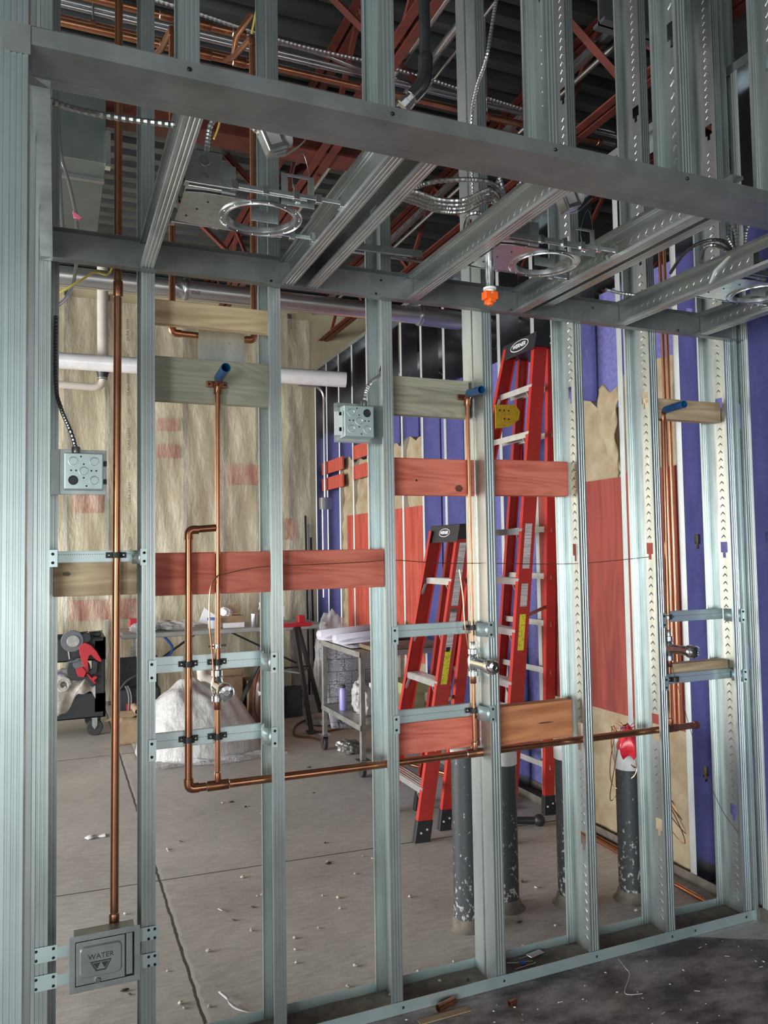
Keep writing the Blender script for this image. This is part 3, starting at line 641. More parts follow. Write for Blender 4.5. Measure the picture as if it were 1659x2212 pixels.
# ------------------------------------------------------------------ galvanized brackets
def mk_strapmat():
    m, nt, b = nodes_of('strap_metal'); b.inputs['Metallic'].default_value = .6; b.inputs['Roughness'].default_value = .38
    v = coords(nt, (1, 1, 1)); sp = N(nt, 'ShaderNodeSeparateXYZ'); nt.links.new(v, sp.inputs[0])
    def ma(op, a, c):
        n = N(nt, 'ShaderNodeMath', operation=op)
        for i, q in enumerate((a, c)):
            if isinstance(q, (int, float)): n.inputs[i].default_value = q
            else: nt.links.new(q, n.inputs[i])
        return n.outputs[0]
    fx = ma('FRACT', ma('DIVIDE', ma('ADD', sp.outputs[0], 5), .0065), 0)
    dot = ma('MULTIPLY', ma('LESS_THAN', fx, .38), ma('LESS_THAN', ma('ABSOLUTE', ma('SUBTRACT', sp.outputs[2], .024), 0), .0013))
    mx = N(nt, 'ShaderNodeMix', data_type='RGBA'); nt.links.new(dot, mx.inputs[0]); setrgb(mx.inputs[6], (.56, .66, .66)); setrgb(mx.inputs[7], (.07, .08, .08)); nt.links.new(mx.outputs[2], b.inputs['Base Color'])
mk_strapmat()
def bracket(x0, x1, z0, z1, lab, dz=0, xs=True, yb=YP+.016):
    t = thing('support_bracket', lab, 'bracket', ((x0+x1)/2, yb, z0), group='steel brackets across the bays')
    L = x1-.044-x0
    b = MB().box((x0+.004, yb, z0), (x1-.052, yb+.0018, z1)); o = b.build('bar', 'strap_metal', t, center=True)
    MB().sheet([(x0+.004, yb+.01, z0), (x0+.004, yb, z0), (x1-.052, yb, z0), (x1-.052, yb+.01, z0)][0:2], (0, 0, z1-z0)).build('edge', 'bracket_metal', t, solid=.001)
    MB().box((x0+.004, yb, z0-.001), (x1-.052, yb+.012, z0+.0005)).build('lower_lip', 'bracket_metal', t)
    MB().box((x0+.004, yb, z1-.0005), (x1-.052, yb+.012, z1+.001)).build('upper_lip', 'bracket_metal', t)
    h0, h1 = z0-.012, z1+.004
    m = MB(); m.box((x0-.020, D-.0065, h0), (x0+.002, D-.0045, h1)); m.sheet([(x0+.001, D-.005, h0), (x0+.003, D+.02, h0), (x0+.0035, yb, h0)], (0, 0, h1-h0)); m.build('left_tab', 'bracket_metal', t, solid=.001)
    m = MB(); m.box((x1-.044, D-.0065, h0), (x1-.024, D-.0045, h1))
    arc = [(x1-.045-.020*math.sin(PI*i/8), D-.005+(yb-D+.006)*i/8, h0+.004) for i in range(9)]
    m.sheet(arc, (0, 0, h1-h0-.008)); m.build('right_tab', 'bracket_metal', t, solid=.001, smooth=True)
    for zz in (h0+.012, h1-.012):
        for xx in (x0-.011, x1-.033):
            MB().lathe([(.0045, 0), (.0045, -.003), (.002, -.005)], (xx, D-.006, zz), (0, 1, 0), 8).build('screw', 'screw_black', t)
    return t
bracket(XS[0]+.02, XS[1], 1.563, 1.597, 'bracket above the bare knotty block, holding the left riser')
bracket(XS[1], XS[2], 1.203, 1.252, 'upper bracket behind the tall pipe loop')
bracket(XS[1], XS[2], .962, 1.010, 'lower bracket behind the tall pipe loop')
bracket(XS[3], XS[4], 1.268, 1.312, 'upper bracket crossing in front of the small ladder')
bracket(XS[3], XS[4], .960, 1.005, 'lower bracket above the dark red board')
bracket(XS[6], XS[7]+.04, 1.262, 1.306, 'upper bracket in the last bay at the right')
bracket(XS[6], XS[7]+.04, 1.008, 1.048, 'lower bracket in the last bay, in front of the thin bare block', yb=2.583)
clamp(.1735, 1.583, y=2.597, r=.0128, lab='black clamp holding the left riser')
for z in (1.227, .986):
    pos = 'upper' if z > 1.1 else 'lower'
    clamp(.396, z, r=.0125, lab=f'{pos} black clamp on the thick loop pipe'); clamp(.489, z, r=.0095, lab=f'{pos} black clamp on the thin riser right of the loop')
clamp(1.442, 1.290, r=.0095, lab='upper black clamp on the riser before the small ladder'); clamp(1.442, .982, r=.0095, lab='lower black clamp on the riser before the small ladder')
clamp(2.385, 1.284, r=.0095, lab='upper black clamp on the right riser'); clamp(2.380, 1.028, y=2.565, r=.0095, lab='lower black clamp on the right riser')

# ------------------------------------------------------------------ WATER box
YW = D-.020
tl, tr, br_, bl = atY(148, 2026, YW), atY(303, 1998, YW), atY(303, 2118, YW), atY(150, 2148, YW)
x0, x1 = (tl.x+bl.x)/2, (tr.x+br_.x)/2; z0, z1 = (br_.z+bl.z)/2, (tl.z+tr.z)/2
t = thing('water_box', 'galvanized wall box with a lidded door reading WATER', 'access box', ((x0+x1)/2, YW, z0))
simple('box_metal', (.36, .40, .39), (.46, .50, .49), .38, .7, (9, 9, 9), 1.5)
simple('dark_gap', (.02, .02, .02), None, .8)
W, H = x1-x0, z1-z0
def ringbox(m, a, b, c, d, ix, iz, y, th):
    m.box((a, y, b), (c, y+th, b+iz)); m.box((a, y, d-iz), (c, y+th, d)); m.box((a, y, b+iz), (a+ix, y+th, d-iz)); m.box((c-ix, y, b+iz), (c, y+th, d-iz))
m = MB(); ringbox(m, x0, z0, x1, z1, .017, .017, YW, .002); m.build('face_flange', 'box_metal', t, bevel=.0008)
m = MB(); ringbox(m, x0+.014, z0+.014, x1-.014, z1-.014, .002, .002, YW+.002, .075); m.box((x0+.014, YW+.075, z0+.014), (x1-.014, YW+.077, z1-.014)); m.build('housing', 'box_metal', t)
dx1 = x1-.044
m = MB(); m.box((x0+.019, YW-.001, z0+.020), (dx1, YW+.002, z1-.019)); dr = m.build('door', 'box_metal', t, bevel=.001)
rx0, rx1, rz0, rz1 = x0+.028, dx1-.008, z0+.038, z1-.032
def rrect(a, b, c, d, r, y, n=5):
    out = []
    for (cx, cz, s) in ((c-r, d-r, 0), (a+r, d-r, 1), (a+r, b+r, 2), (c-r, b+r, 3)):
        for i in range(n+1):
            an = (s+i/n)*PI/2; out.append((cx+r*math.cos(an), y, cz+r*math.sin(an)))
    return out
o1 = rrect(rx0, rz0, rx1, rz1, .014, YW-.001); o2 = rrect(rx0+.004, rz0+.004, rx1-.004, rz1-.004, .012, YW-.006); n = len(o1)
MB().add(o1+o2, [(i, (i+1) % n, (i+1) % n+n, i+n) for i in range(n)]+[tuple(range(n, 2*n))]).build('raised_panel', 'box_metal', dr)
MB().box((dx1+.004, YW-.001, z0+.024), (x1-.022, YW+.002, z1-.018)).build('hinge_panel', 'box_metal', t, bevel=.001)
MB().box((dx1-.001, YW+.001, z0+.018), (dx1+.005, YW+.004, z1-.018)).build('gap', 'dark_gap', t)
MB().lathe([(.009, 0), (.009, -.004), (.007, -.006)], (x0+.078, YW-.001, z0+.027), (0, 1, 0), 16).build('latch', 'chrome_dull', dr, smooth=True, angle=40)
cx = (rx0+rx1)/2; simple('stamped_dark', (.07, .075, .075), None, .5, .5)
text_mesh('WATER', .021, .0004, frame((cx, YW-.0066, z0+H*.60), (1, 0, 0), (0, 0, 1)), 'stamped_dark', dr)
# trapezoid emblem with W
ty1, ty0 = z0+H*.52, z0+H*.34
def trap(a, k):
    return [(cx-.030+a*1.4, YW-.0066, ty1-a), (cx+.030-a*1.4, YW-.0066, ty1-a), (cx+.014-a*.8, YW-.0066, ty0+a), (cx-.014+a*.8, YW-.0066, ty0+a)]
q1, q2 = trap(0, 0), trap(.0035, 0)
MB().add(q1+q2, [(i, (i+1) % 4, (i+1) % 4+4, i+4) for i in range(4)]).build('emblem_outline', 'stamped_dark', dr, solid=.0006)
zt, zb = ty1-.006, ty0+.006; m = MB()
for s in (-1, 1): m.add([(cx+s*.022, YW-.0066, zt), (cx+s*.001, YW-.0066, zt), (cx+s*.0105, YW-.0066, zb)], [(0, 1, 2)])
m.build('emblem_triangles', 'stamped_dark', dr, solid=.0006)
for zz, l in ((z1-.040, 1), (z0+.042, 2)):
    MB().box((x0-.034, YW+.012, zz-.016), (x0+.016, YW+.014, zz+.016)).build('mounting_strap', 'bracket_metal', t, bevel=.0008)
    MB().box((-.060, D-.0060, zz-.022), (x0-.030, D-.0045, zz+.022)).build('mounting_tab', 'bracket_metal', t, bevel=.0008)
    MB().box((x1-.010, D-.0060, zz-.018), (.292, D-.0045, zz+.022)).build('mounting_tab', 'bracket_metal', t, bevel=.0008)
    for xx in (-.050, x0-.042, .262, .28):
        for k in (-1, 1): MB().lathe([(.0042, 0), (.0042, -.002), (.002, -.004)], (xx, D-.006, zz+k*.013), (0, 1, 0), 8).build('screw', 'screw_black', t)

# ------------------------------------------------------------------ electrical boxes and flexible cable
def flex(name, label, pts, r, mat='flex_armor', parent=None, group=None, step=.0055, n=10):
    p = smoothpath(pts, n); out = [p[0]]; acc = 0
    for a, b in zip(p, p[1:]):
        L = (b-a).length; k = max(1, round(L/step))
        out += [a+(b-a)*((i+1)/k) for i in range(k)]
    m = MB().tube(out, r, 8, rf=lambda i: r*(1.08 if i % 2 else .86))
    if parent: return m.build(name, mat, parent)
    return tag(m.build(name, mat), label, 'cable', group)
def elbox(px, py, Y, lab, side, ko_dark, flip=1):
    c = atY(px, py, Y); s = .056
    t = thing('electrical_box', lab, 'electrical box', (c.x, Y, c.z-s))
    y = Y
    MB().box((c.x-s, y, c.z-s), (c.x+s, y+.052, c.z+s)).build('housing', 'bracket_metal', t, bevel=.003)
    MB().box((c.x-s-.012, y+.050, c.z-s-.012), (c.x+s+.012, y+.053, c.z+s+.016)).build('cover_ring', 'box_metal', t, bevel=.001)
    for i, (a, b) in enumerate(((-.030, .030), (.030, .030), (0, 0), (-.030, -.028), (.030, -.028))):
        MB().lathe([(.0145, 0), (.0145, -.0012), (.0125, -.0016), (.011, -.0006), (.001, -.0006)], (c.x+a, y, c.z+b), (0, 1, 0), 20).build('knockout', 'black_plastic' if i == ko_dark else 'bracket_metal', t, smooth=True, angle=30)
    for (a, b) in ((0, .022), (-.022, .002), (.022, .002), (-.036, .002), (.036, .002), (0, -.02), (.008, -.045), (-.008, .045)):
        MB().lathe([(.0028, 0), (.0028, -.0006)], (c.x+a, y, c.z+b), (0, 1, 0), 8).build('hole', 'dark_gap', t)
    for k in (-1, 1):
        MB().box((c.x+side*(s+.003), y+.02, c.z+k*.028-.007), (c.x+side*(s+.012), y+.05, c.z+k*.028+.007)).build('clip', 'black_plastic' if side > 0 else 'bracket_metal', t)
    return t, c
t, c = elbox(181, 1018, 2.545, 'square galvanized electrical box left of the copper riser', 1, 3)
MB().box((-.018, 2.60, c.z-.068), (c.x-.05, 2.603, c.z+.072)).build('mounting_plate', 'box_metal', t)
MB().lathe([(.009, 0), (.013, .004), (.013, .018), (.010, .022)], (c.x-.022, 2.57, c.z+.056), (0, 0, 1), 12).build('connector', 'chrome_dull', t, smooth=True)
flex('flexible_cable', 'black armoured cable dropping into the left electrical box', [(c.x-.022, 2.57, c.z+.07), (c.x-.035, 2.58, c.z+.12), (c.x-.065, 2.60, c.z+.20), (-.005, 2.62, c.z+.28), (-.006, 2.64, c.z+.5)], .0065, 'flex_dark', group='armoured cables')
t, c = elbox(776, 910, 2.55, 'square electrical box left of the fourth stud', -1, 1)
MB().box((c.x-.085, 2.57, c.z-.05), (c.x-.05, 2.575, c.z+.035)).build('side_plate', 'white_plastic', t, bevel=.002)
MB().box((c.x-.075, 2.603, c.z-.07), (1.10, 2.605, c.z+.07)).build('mounting_plate', 'box_metal', t)
MB().lathe([(.009, 0), (.013, .004), (.013, .018), (.010, .022)], (c.x+.028, 2.57, c.z+.056), (0, 0, 1), 12).build('connector', 'chrome_dull', t, smooth=True)
a1 = atY(826, 800, 2.60); a2 = atY(833, 640, 2.60)
flex('flexible_cable', 'armoured cable rising from the electrical box along the fourth stud', [(c.x+.028, 2.57, c.z+.07), (c.x+.05, 2.58, c.z+.14), (a1.x, 2.59, a1.z), (a1.x+.012, 2.6, a1.z+.12), (a2.x, 2.6, a2.z), (a2.x, 2.6, 3.4)], .0065, group='armoured cables')
tag(MB().lathe([(.012, -.014), (.014, -.01), (.014, .01), (.012, .014)], a1+Vector((0, -.008, 0)), (.3, 0, 1), 10).build('cable_clip', 'black_plastic', center=True), 'small black clip tying the armoured cable to the fourth stud', 'clip')

# ------------------------------------------------------------------ overhead: joists, girder, conduits, ducts
def angle_bar(m, p, q, s=.045, th=.006, flip=1):
    p, q = Vector(p), Vector(q); d = (q-p).normalized(); u = d.cross(Vector((0, 0, 1))).normalized() if abs(d.z) < .9 else Vector((1, 0, 0)); v = u.cross(d).normalized()
    m.prism([p, p+u*s*flip, p+u*s*flip+v*th, p+u*th*flip+v*th, p+u*th*flip+v*s, p+v*s], q-p)
def barjoist(x, y0, y1, lab, zt=4.66, zb=4.12, ph=0):
    t = thing('bar_joist', lab, 'roof joist', (x, (y0+y1)/2, zb), group='red bar joists under the roof deck')
    for nm, z in (('bottom_chord', zb), ('top_chord', zt)):
        for s in (-1, 1):
            m = MB(); angle_bar(m, (x+s*.012, y0, z), (x+s*.012, y1, z), .05, .006, s); m.build(nm, 'red_primer', t)
    y = y0+ph; k = 0
    while y < y1-.6:
        m = MB(); m.bar((x, y, zb+.02) if k % 2 else (x, y, zt), (x, y+.55, zt) if k % 2 else (x, y+.55, zb+.02), .028, .028); m.build('web_bar', 'red_primer', t); y += .55; k += 1
    for yy in (4.4, 4.9): MB().lathe([(.018, 0), (.018, .012)], (x+.03, yy, zb-.004), (0, 0, -1), 8).build('bolt', 'red_primer', t)
    return t
barjoist(-1.2, 1.2, 8.9, 'red bar joist at the far upper left')
barjoist(1.58, 2.6, 8.9, 'red bar joist with double bottom angles right of the first light frame', ph=.3)
barjoist(2.95, 2.4, 8.9, 'red bar joist behind the black pipe and right of the middle', ph=.1)
barjoist(4.35, 1.6, 8.9, 'red bar joist at the upper right behind the slotted struts', ph=.4)
barjoist(5.8, 1.6, 8.9, 'farthest red bar joist at the right', ph=.2)
t = thing('steel_girder', 'dark red steel girder running across under the roof joists', 'beam', (1.4, 4.7, 4.12))
MB().box((-1.5, 4.62, 4.13), (2.3, 4.80, 4.145)).build('bottom_flange', 'red_primer', t); MB().box((-1.5, 4.705, 4.14), (2.3, 4.72, 4.5)).build('web', 'red_primer', t); MB().box((-1.5, 4.62, 4.5), (2.3, 4.80, 4.515)).build('top_flange', 'red_primer', t)
for i, (a, b) in enumerate((((1.35, 3.9, 4.6), (1.9, 3.9, 4.2)), ((1.9, 5.5, 4.6), (1.35, 5.5, 4.2)), ((2.98, 4.6, 4.16), (4.33, 4.6, 4.64)), ((2.2, 3.4, 4.70), (2.93, 3.4, 4.16)), ((1.2, 6.0, 4.70), (1.55, 5.7, 4.16)), ((.9, 6.9, 4.72), (1.53, 6.9, 4.16)))):
    m = MB(); angle_bar(m, a, b, .05); tag(m.build('cross_brace', 'red_primer', center=True), ['red diagonal brace above the pipe bundle', 'red diagonal brace seen between the light frame and second joist pair', 'red diagonal brace at the upper right between studs', 'short red brace behind the black pipe', 'small red brace near the back roof', 'red brace far back above the plastic sheet'][i], 'brace', 'red cross braces')
simple('conduit_metal', (.70, .70, .72), (.6, .6, .6), .24, .95, (3, 3, 3), 1)
names = ['topmost', 'second', 'third', 'fourth']
for i, (dz, dy, r) in enumerate(((.155, 0, .0115), (.122, .03, .0115), (.080, .0, .0135), (.042, .03, .0135))):
    pz = 4.131+dz
    t = thing('conduit', f'{names[i]} bright steel conduit of the bundle above the beam', 'conduit', (1.0, 3.9+dy, pz), group='steel conduits over the beam')
    x1 = 3.3 if i else 1.65
    pts = [(-2.2, 3.9+dy, pz), (x1, 3.9+dy, pz)] if i else [(-2.2, 3.9, pz), (1.2, 3.9, pz), (1.35, 3.9, pz-.01), (1.65, 3.9, pz-.06)]
    MB().tube(pts, r, 10).build('tube', 'conduit_metal', t, smooth=True)
    for x in (.05, 1.05, 2.1):
        if x < x1: MB().lathe([(r*1.25, -.03), (r*1.25, .03)], (x+i*.11, 3.9+dy, pz), (1, 0, 0), 10).build('coupling', 'chrome_dull', t, smooth=True, angle=50)
for i, dz in enumerate((-.042, -.068)):
    tag(MB().tube([(-2.2, 3.93, 4.131+dz), (3.3, 3.93, 4.131+dz)], .011, 10).build('conduit', 'conduit_metal', smooth=True, center=True), ['steel conduit just under the thick copper pipe', 'lowest steel conduit of the bundle above the beam'][i], 'conduit', 'steel conduits over the beam')
t = thing('copper_pipe', 'thick horizontal copper pipe running along the conduit bundle', 'pipe', (1.0, 3.88, 4.131))
MB().tube([(-2.2, 3.88, 4.131), (3.12, 3.88, 4.131)], .0185, 14).build('tube', 'copper', t, smooth=True)
MB().lathe([(.0185, 0), (.022, .002), (.022, .03), (.001, .031)], (3.12, 3.88, 4.131), (1, 0, 0), 12).build('end_cap', 'copper_dark', t, smooth=True, angle=50)
# rod hangers
for i, (x, y, l) in enumerate(((2.33, 3.88, 'thin threaded rod holding the copper pipe beside the black pipe'), (.15, 3.88, 'thin threaded rod holding the copper pipe at the left'))):
    t = thing('rod_hanger', l, 'hanger', (x, y, 4.1), group='rod hangers')
    MB().tube([(x, y, 4.155), (x, y, 4.72)], .005, 8).build('rod', 'chrome_dull', t); MB().lathe([(.026, -.012), (.026, .012)], (x, y, 4.131), (1, 0, 0), 14).build('ring', 'orange_plastic' if i > 5 else 'red_primer', t)
# copper lines with tees above the left bay
z1_, z2_ = 3.865, 3.735
for nm, z, x0_, x1_, l in (('copper_pipe', z1_, -1.5, .76, 'upper copper line with soldered tees above the left bay'), ('copper_pipe', z2_, -1.5, .80, 'lower copper line with soldered tees above the left bay')):
    t = thing(nm, l, 'pipe', (0, 3.3, z), group='copper lines with tees')
    MB().tube([(x0_, 3.3, z), (x1_, 3.3, z)], .0155, 14).build('tube', 'copper', t, smooth=True)
    for x in (.42, .58, .73):
        if x < x1_: sleeve(t, (x, 3.3, z), (1, 0, 0), .0155, .055, 'copper_dark')
t = thing('copper_pipe', 'short sloping copper branch joining the two lines with tees', 'pipe', (.70, 3.3, z2_))
MB().tube([(.70, 3.28, z2_), (.70, 3.22, z2_+.06), (.76, 3.2, z1_+.03)], .0135, 12).build('tube', 'copper', t, smooth=True)
for x, yb2, zt_, lab, xr in ((.373, 3.3, 3.46, 'copper drop left of the third stud, turning under the tan block', 1), (.666, 3.3, 3.50, 'copper drop beside the third stud, turning left under the tan block', -1)):
    t = thing('copper_drop', lab, 'pipe', (x, 2.8, 2.36))
    MB().tube([(x, 2.8, 2.39), (x+.002, 2.8, zt_)], .0115, 14).build('tube', 'copper', t, smooth=True)
    elbow(t, (x+.002, 2.8, zt_+.02), (0, 0, -1), (0, 1, .25), .0115)
    MB().tube([(x+.002, 2.81, zt_+.025), (x+.002, 3.1, zt_+.13), (x+.002, 3.28, zt_+.22)], .0115, 14).build('branch', 'copper', t, smooth=True)
    elbow(t, (x, 2.8, 2.365), (0, 0, 1), (xr, 0, 0), .0115); MB().tube([(x+xr*.02, 2.8, 2.365), (x+xr*.12, 2.8, 2.363)], .0115, 14).build('stub', 'copper', t, smooth=True)
t = thing('shield_plate', 'galvanized steel plate between the two copper bends above the greenish board', 'plate', (.54, 2.76, 2.28))
MB().box((.459, 2.762, 2.235), (.622, 2.7645, 2.378)).build('plate', 'galv', t)
for x in (.515, .566): MB().lathe([(.006, 0), (.006, -.004)], (x, 2.762, 2.335), (0, 1, 0), 10).build('screw', 'chrome_dull', t)
# insulated round pipe across the room
t = thing('insulated_pipe', 'large aluminium jacketed pipe crossing behind the studs marked DIZ', 'pipe', (1.1, 5, 3.27))
MB().tube([(-1.6, 5, 3.268), (2.42, 5, 3.268)], .060, 28).build('jacket', 'aluminium_jacket', t, smooth=True)
MB().tube([(2.40, 5, 3.268), (3.3, 5, 3.26)], .068, 28).build('dark_section', 'duct_metal', t, smooth=True)
for x in (2.40, 2.95, .75): MB().lathe([(.070, -.012), (.074, 0), (.070, .012)], (x, 5, 3.268), (1, 0, 0), 28).build('band', 'chrome_dull', t, smooth=True)
pb = atY(395, 620, 4.94)
MB().grid(lambda u, v: (pb.x-.045+.09*u+.01*math.sin(v*9), 5-.066*math.cos((v-.5)*2.6)-.004*math.sin(u*9+v*14), 3.268+.066*math.sin((v-.5)*2.6)), 8, 12).build('foil_tape', 'galv_bright', t, smooth=True)
p = atY(424, 632, 4.935)
text_mesh('DIZ', .035, .0004, frame((p.x, 4.9385, p.z), (1, 0, 0), (0, 0, 1)), 'print_ink', t)
# spiral duct behind the right wall
t = thing('spiral_duct', 'round ribbed metal duct running back behind the right wall studs', 'duct', (3.3, 5.5, 3.35))
MB().tube([(3.32, 2.3, 3.45), (3.32, 5.0, 3.42), (3.30, 8.5, 3.40)], .125, 32).build('tube', 'duct_metal', t, smooth=True)
for i in range(26): MB().lathe([(.125, -.006), (.131, 0), (.125, .006)], (3.32, 2.6+.22*i, 3.445-.008*i), (.08, 1, 0), 32, caps=False).build('seam', 'duct_metal', t, smooth=True)
t = thing('sheet_metal_duct', 'dark greenish rectangular duct hanging at the upper left', 'duct', (-.3, 5, 3.7))
MB().box((-1.0, 4.42, 3.72), (.24, 5.6, 4.10)).build('body', 'dark_duct', t, bevel=.004); MB().box((.235, 4.40, 3.70), (.262, 4.45, 3.90)).build('corner_flange', 'galv_bright', t)
MB().box((-1.0, 4.60, 3.70), (.24, 4.63, 3.722)).build('seam_flange', 'galv_shaded', t)
tag(MB().tube([(-1.4, 5.3, 3.62), (1.9, 5.3, 3.60)], .02, 12).build('conduit', 'conduit_metal', smooth=True, center=True), 'bright conduit crossing under the dark rectangular duct', 'conduit')
t = thing('steel_beam', 'dark steel beam crossing the top right corner of the picture', 'beam', (3.2, 2.5, 3.7))
zb0 = atY(1580, 24, 2.45).z
MB().box((2.25, 2.72, zb0+.02), (5.2, 2.80, zb0+.035)).box((2.25, 2.755, zb0+.02), (5.2, 2.765, 4.72)).build('tee_section', 'deck_metal', t)
# slotted struts and conduits running away from us
def strut(x, z, y0, y1, lab):
    t = thing('slotted_strut', lab, 'strut', (x, (y0+y1)/2, z), group='long struts under the roof')
    MB().sheet([(x+.02, y0, z+.04), (x+.02, y0, z), (x-.02, y0, z), (x-.02, y0, z+.04)], (0, y1-y0, 0)).build('channel', 'galv_bright', t, solid=.002)
    for k in range(int((y1-y0)/.16)): MB().box((x-.0215, y0+.05+.16*k, z+.010), (x-.0205, y0+.11+.16*k, z+.026)).build('slot', 'dark_gap', t)
strut(2.76, 4.35, 2.2, 8.6, 'long strut leading away above the second light frame')
strut(3.45, 4.12, 1.9, 4.4, 'slotted strut at the upper right seen between the studs')
for x, z, r, y0, y1, l in ((1.80, 4.35, .016, 2.2, 6.0, 'white conduit leading back left of the black pipe'), (1.93, 4.33, .024, 2.2, 6.0, 'thick white conduit leading back behind the black pipe'), (2.84, 4.36, .016, 2.2, 8.2, 'steel conduit beside the long strut'), (2.02, 4.33, .010, 2.2, 6.0, 'thin conduit leading back right of the black pipe')):
    tag(MB().tube([(x, y0, z), (x, y1, z)], r, 12).build('conduit', 'conduit_metal', smooth=True, center=True), l, 'conduit', 'conduits running to the back')
for y, z, l in ((5.9, 4.05, 'upper horizontal conduit between the joist ends and the fourth stud'), (5.6, 3.66, 'lower horizontal conduit between the joist ends and the fourth stud')):
    tag(MB().tube([(2.0, y, z), (3.4, y, z-.01)], .016, 10).build('conduit', 'conduit_metal', smooth=True, center=True), l, 'conduit')
tag(MB().bar((.90, 2.52-.13, 2.60), (1.16, 2.39, 2.605), .012, .022).build('hanger_rail', 'galv_bright', center=True), 'short square rail sticking out left of the third soffit joist', 'rail')
# black pipe with elbow
t = thing('black_pipe', 'black iron pipe with elbow and bright union above the beam', 'pipe', (.965, 1.95, 2.9))
MB().tube([(.962, 1.95, 4.7), (.970, 1.95, 2.99)], .0165, 18).build('tube', 'black_pipe', t, smooth=True)
MB().lathe([(.019, -.014), (.0215, -.010), (.0215, .010), (.019, .014)], (.970, 1.95, 2.99), (0, 0, 1), 18).build('collar', 'black_pipe', t, smooth=True)
MB().tube([(.970, 1.95, 2.985)]+bend((.970, 1.95, 2.97), (.971, 1.95, 2.92), (.90, 1.99, 2.85), .04)+[(.935, 1.97, 2.883)], .0215, 18).build('elbow', 'black_pipe', t, smooth=True)
MB().lathe([(.018, 0), (.020, .002), (.020, .012), (.017, .014), (.017, .03), (.021, .032), (.021, .05), (.014, .052)], (.942, 1.965, 2.892), (-.6, .35, -.62), 8).build('union', 'chrome_dull', t)
# cream vent pipe, white drain and elbow at the back
t = thing('drain_pipe', 'large white plastic drain pipe crossing high before the plastic sheet', 'pipe', (.9, 7.9, 3.6))
a, b = atY(60, 774, 8.0), atX(768, 812, 2.72)
MB().tube([(-1.3, 8.0, a.z+.02), a, (b.x-.03, 7.35, b.z)], .078, 24).build('tube', 'pvc_white', t, smooth=True)
a = atY(222, 790, 8.0); c = atY(218, 600, 8.0)
t = thing('vent_pipe', 'cream vertical vent pipe standing on the white drain', 'pipe', a)
MB().tube([(a.x, 8.0, a.z+.05), (a.x-.005, 8.0, 4.6)], .052, 20).build('tube', 'pvc_cream', t, smooth=True)
t = thing('drain_branch', 'cream drain elbow with black rubber coupling under the white pipe', 'pipe', (a.x, 8.0, 3.2))
za = atY(222, 800, 8.0).z; zb_ = atY(225, 838, 8.0).z
MB().tube([(a.x, 8.0, za)]+bend((a.x, 8.0, za-.1), (a.x, 8.0, zb_), (a.x-.3, 8.0, zb_+.0), .09)+[(-1.2, 8.0, zb_+.03)], .036, 16).build('tube', 'pvc_cream', t, smooth=True)
MB().lathe([(.062, .02), (.064, 0), (.060, -.05), (.05, -.075), (.045, -.12)], (a.x, 8.0, za+.03), (0, 0, 1), 20).build('rubber_coupling', 'black_plastic', t, smooth=True)
MB().lathe([(.048, -.008), (.048, .008)], (a.x, 8.0, za-.08), (0, 0, 1), 20).build('hose_clamp', 'chrome_dull', t, smooth=True)
# bent conduit and box on the far right corner
t = thing('bent_conduit', 'steel conduit with a round bend dropping down the far corner', 'conduit', (2.6, 8.1, 2.3))
p0 = atY(645, 831, 8.1); p1 = atY(700, 860, 8.1); p2 = atY(706, 1075, 8.1)
MB().tube([p0, p0+Vector((.16, 0, -.005))]+bend((p0.x+.2, 8.1, p0.z), (p1.x, 8.1, p0.z-.01), (p1.x, 8.1, p2.z), .14, 10)+[(p1.x, 8.1, p2.z)], .017, 12).build('tube', 'conduit_metal', t, smooth=True)
MB().box((p1.x-.06, 8.05, p2.z-.13), (p1.x+.06, 8.13, p2.z+.0)).build('outlet_box', 'galv_bright', t, bevel=.004)
q = atY(708, 1290, 8.1); MB().tube([(p1.x-.03, 8.1, p2.z-.12), (p1.x-.03, 8.1, q.z)], .012, 10).build('lower_conduit', 'conduit_metal', t, smooth=True)

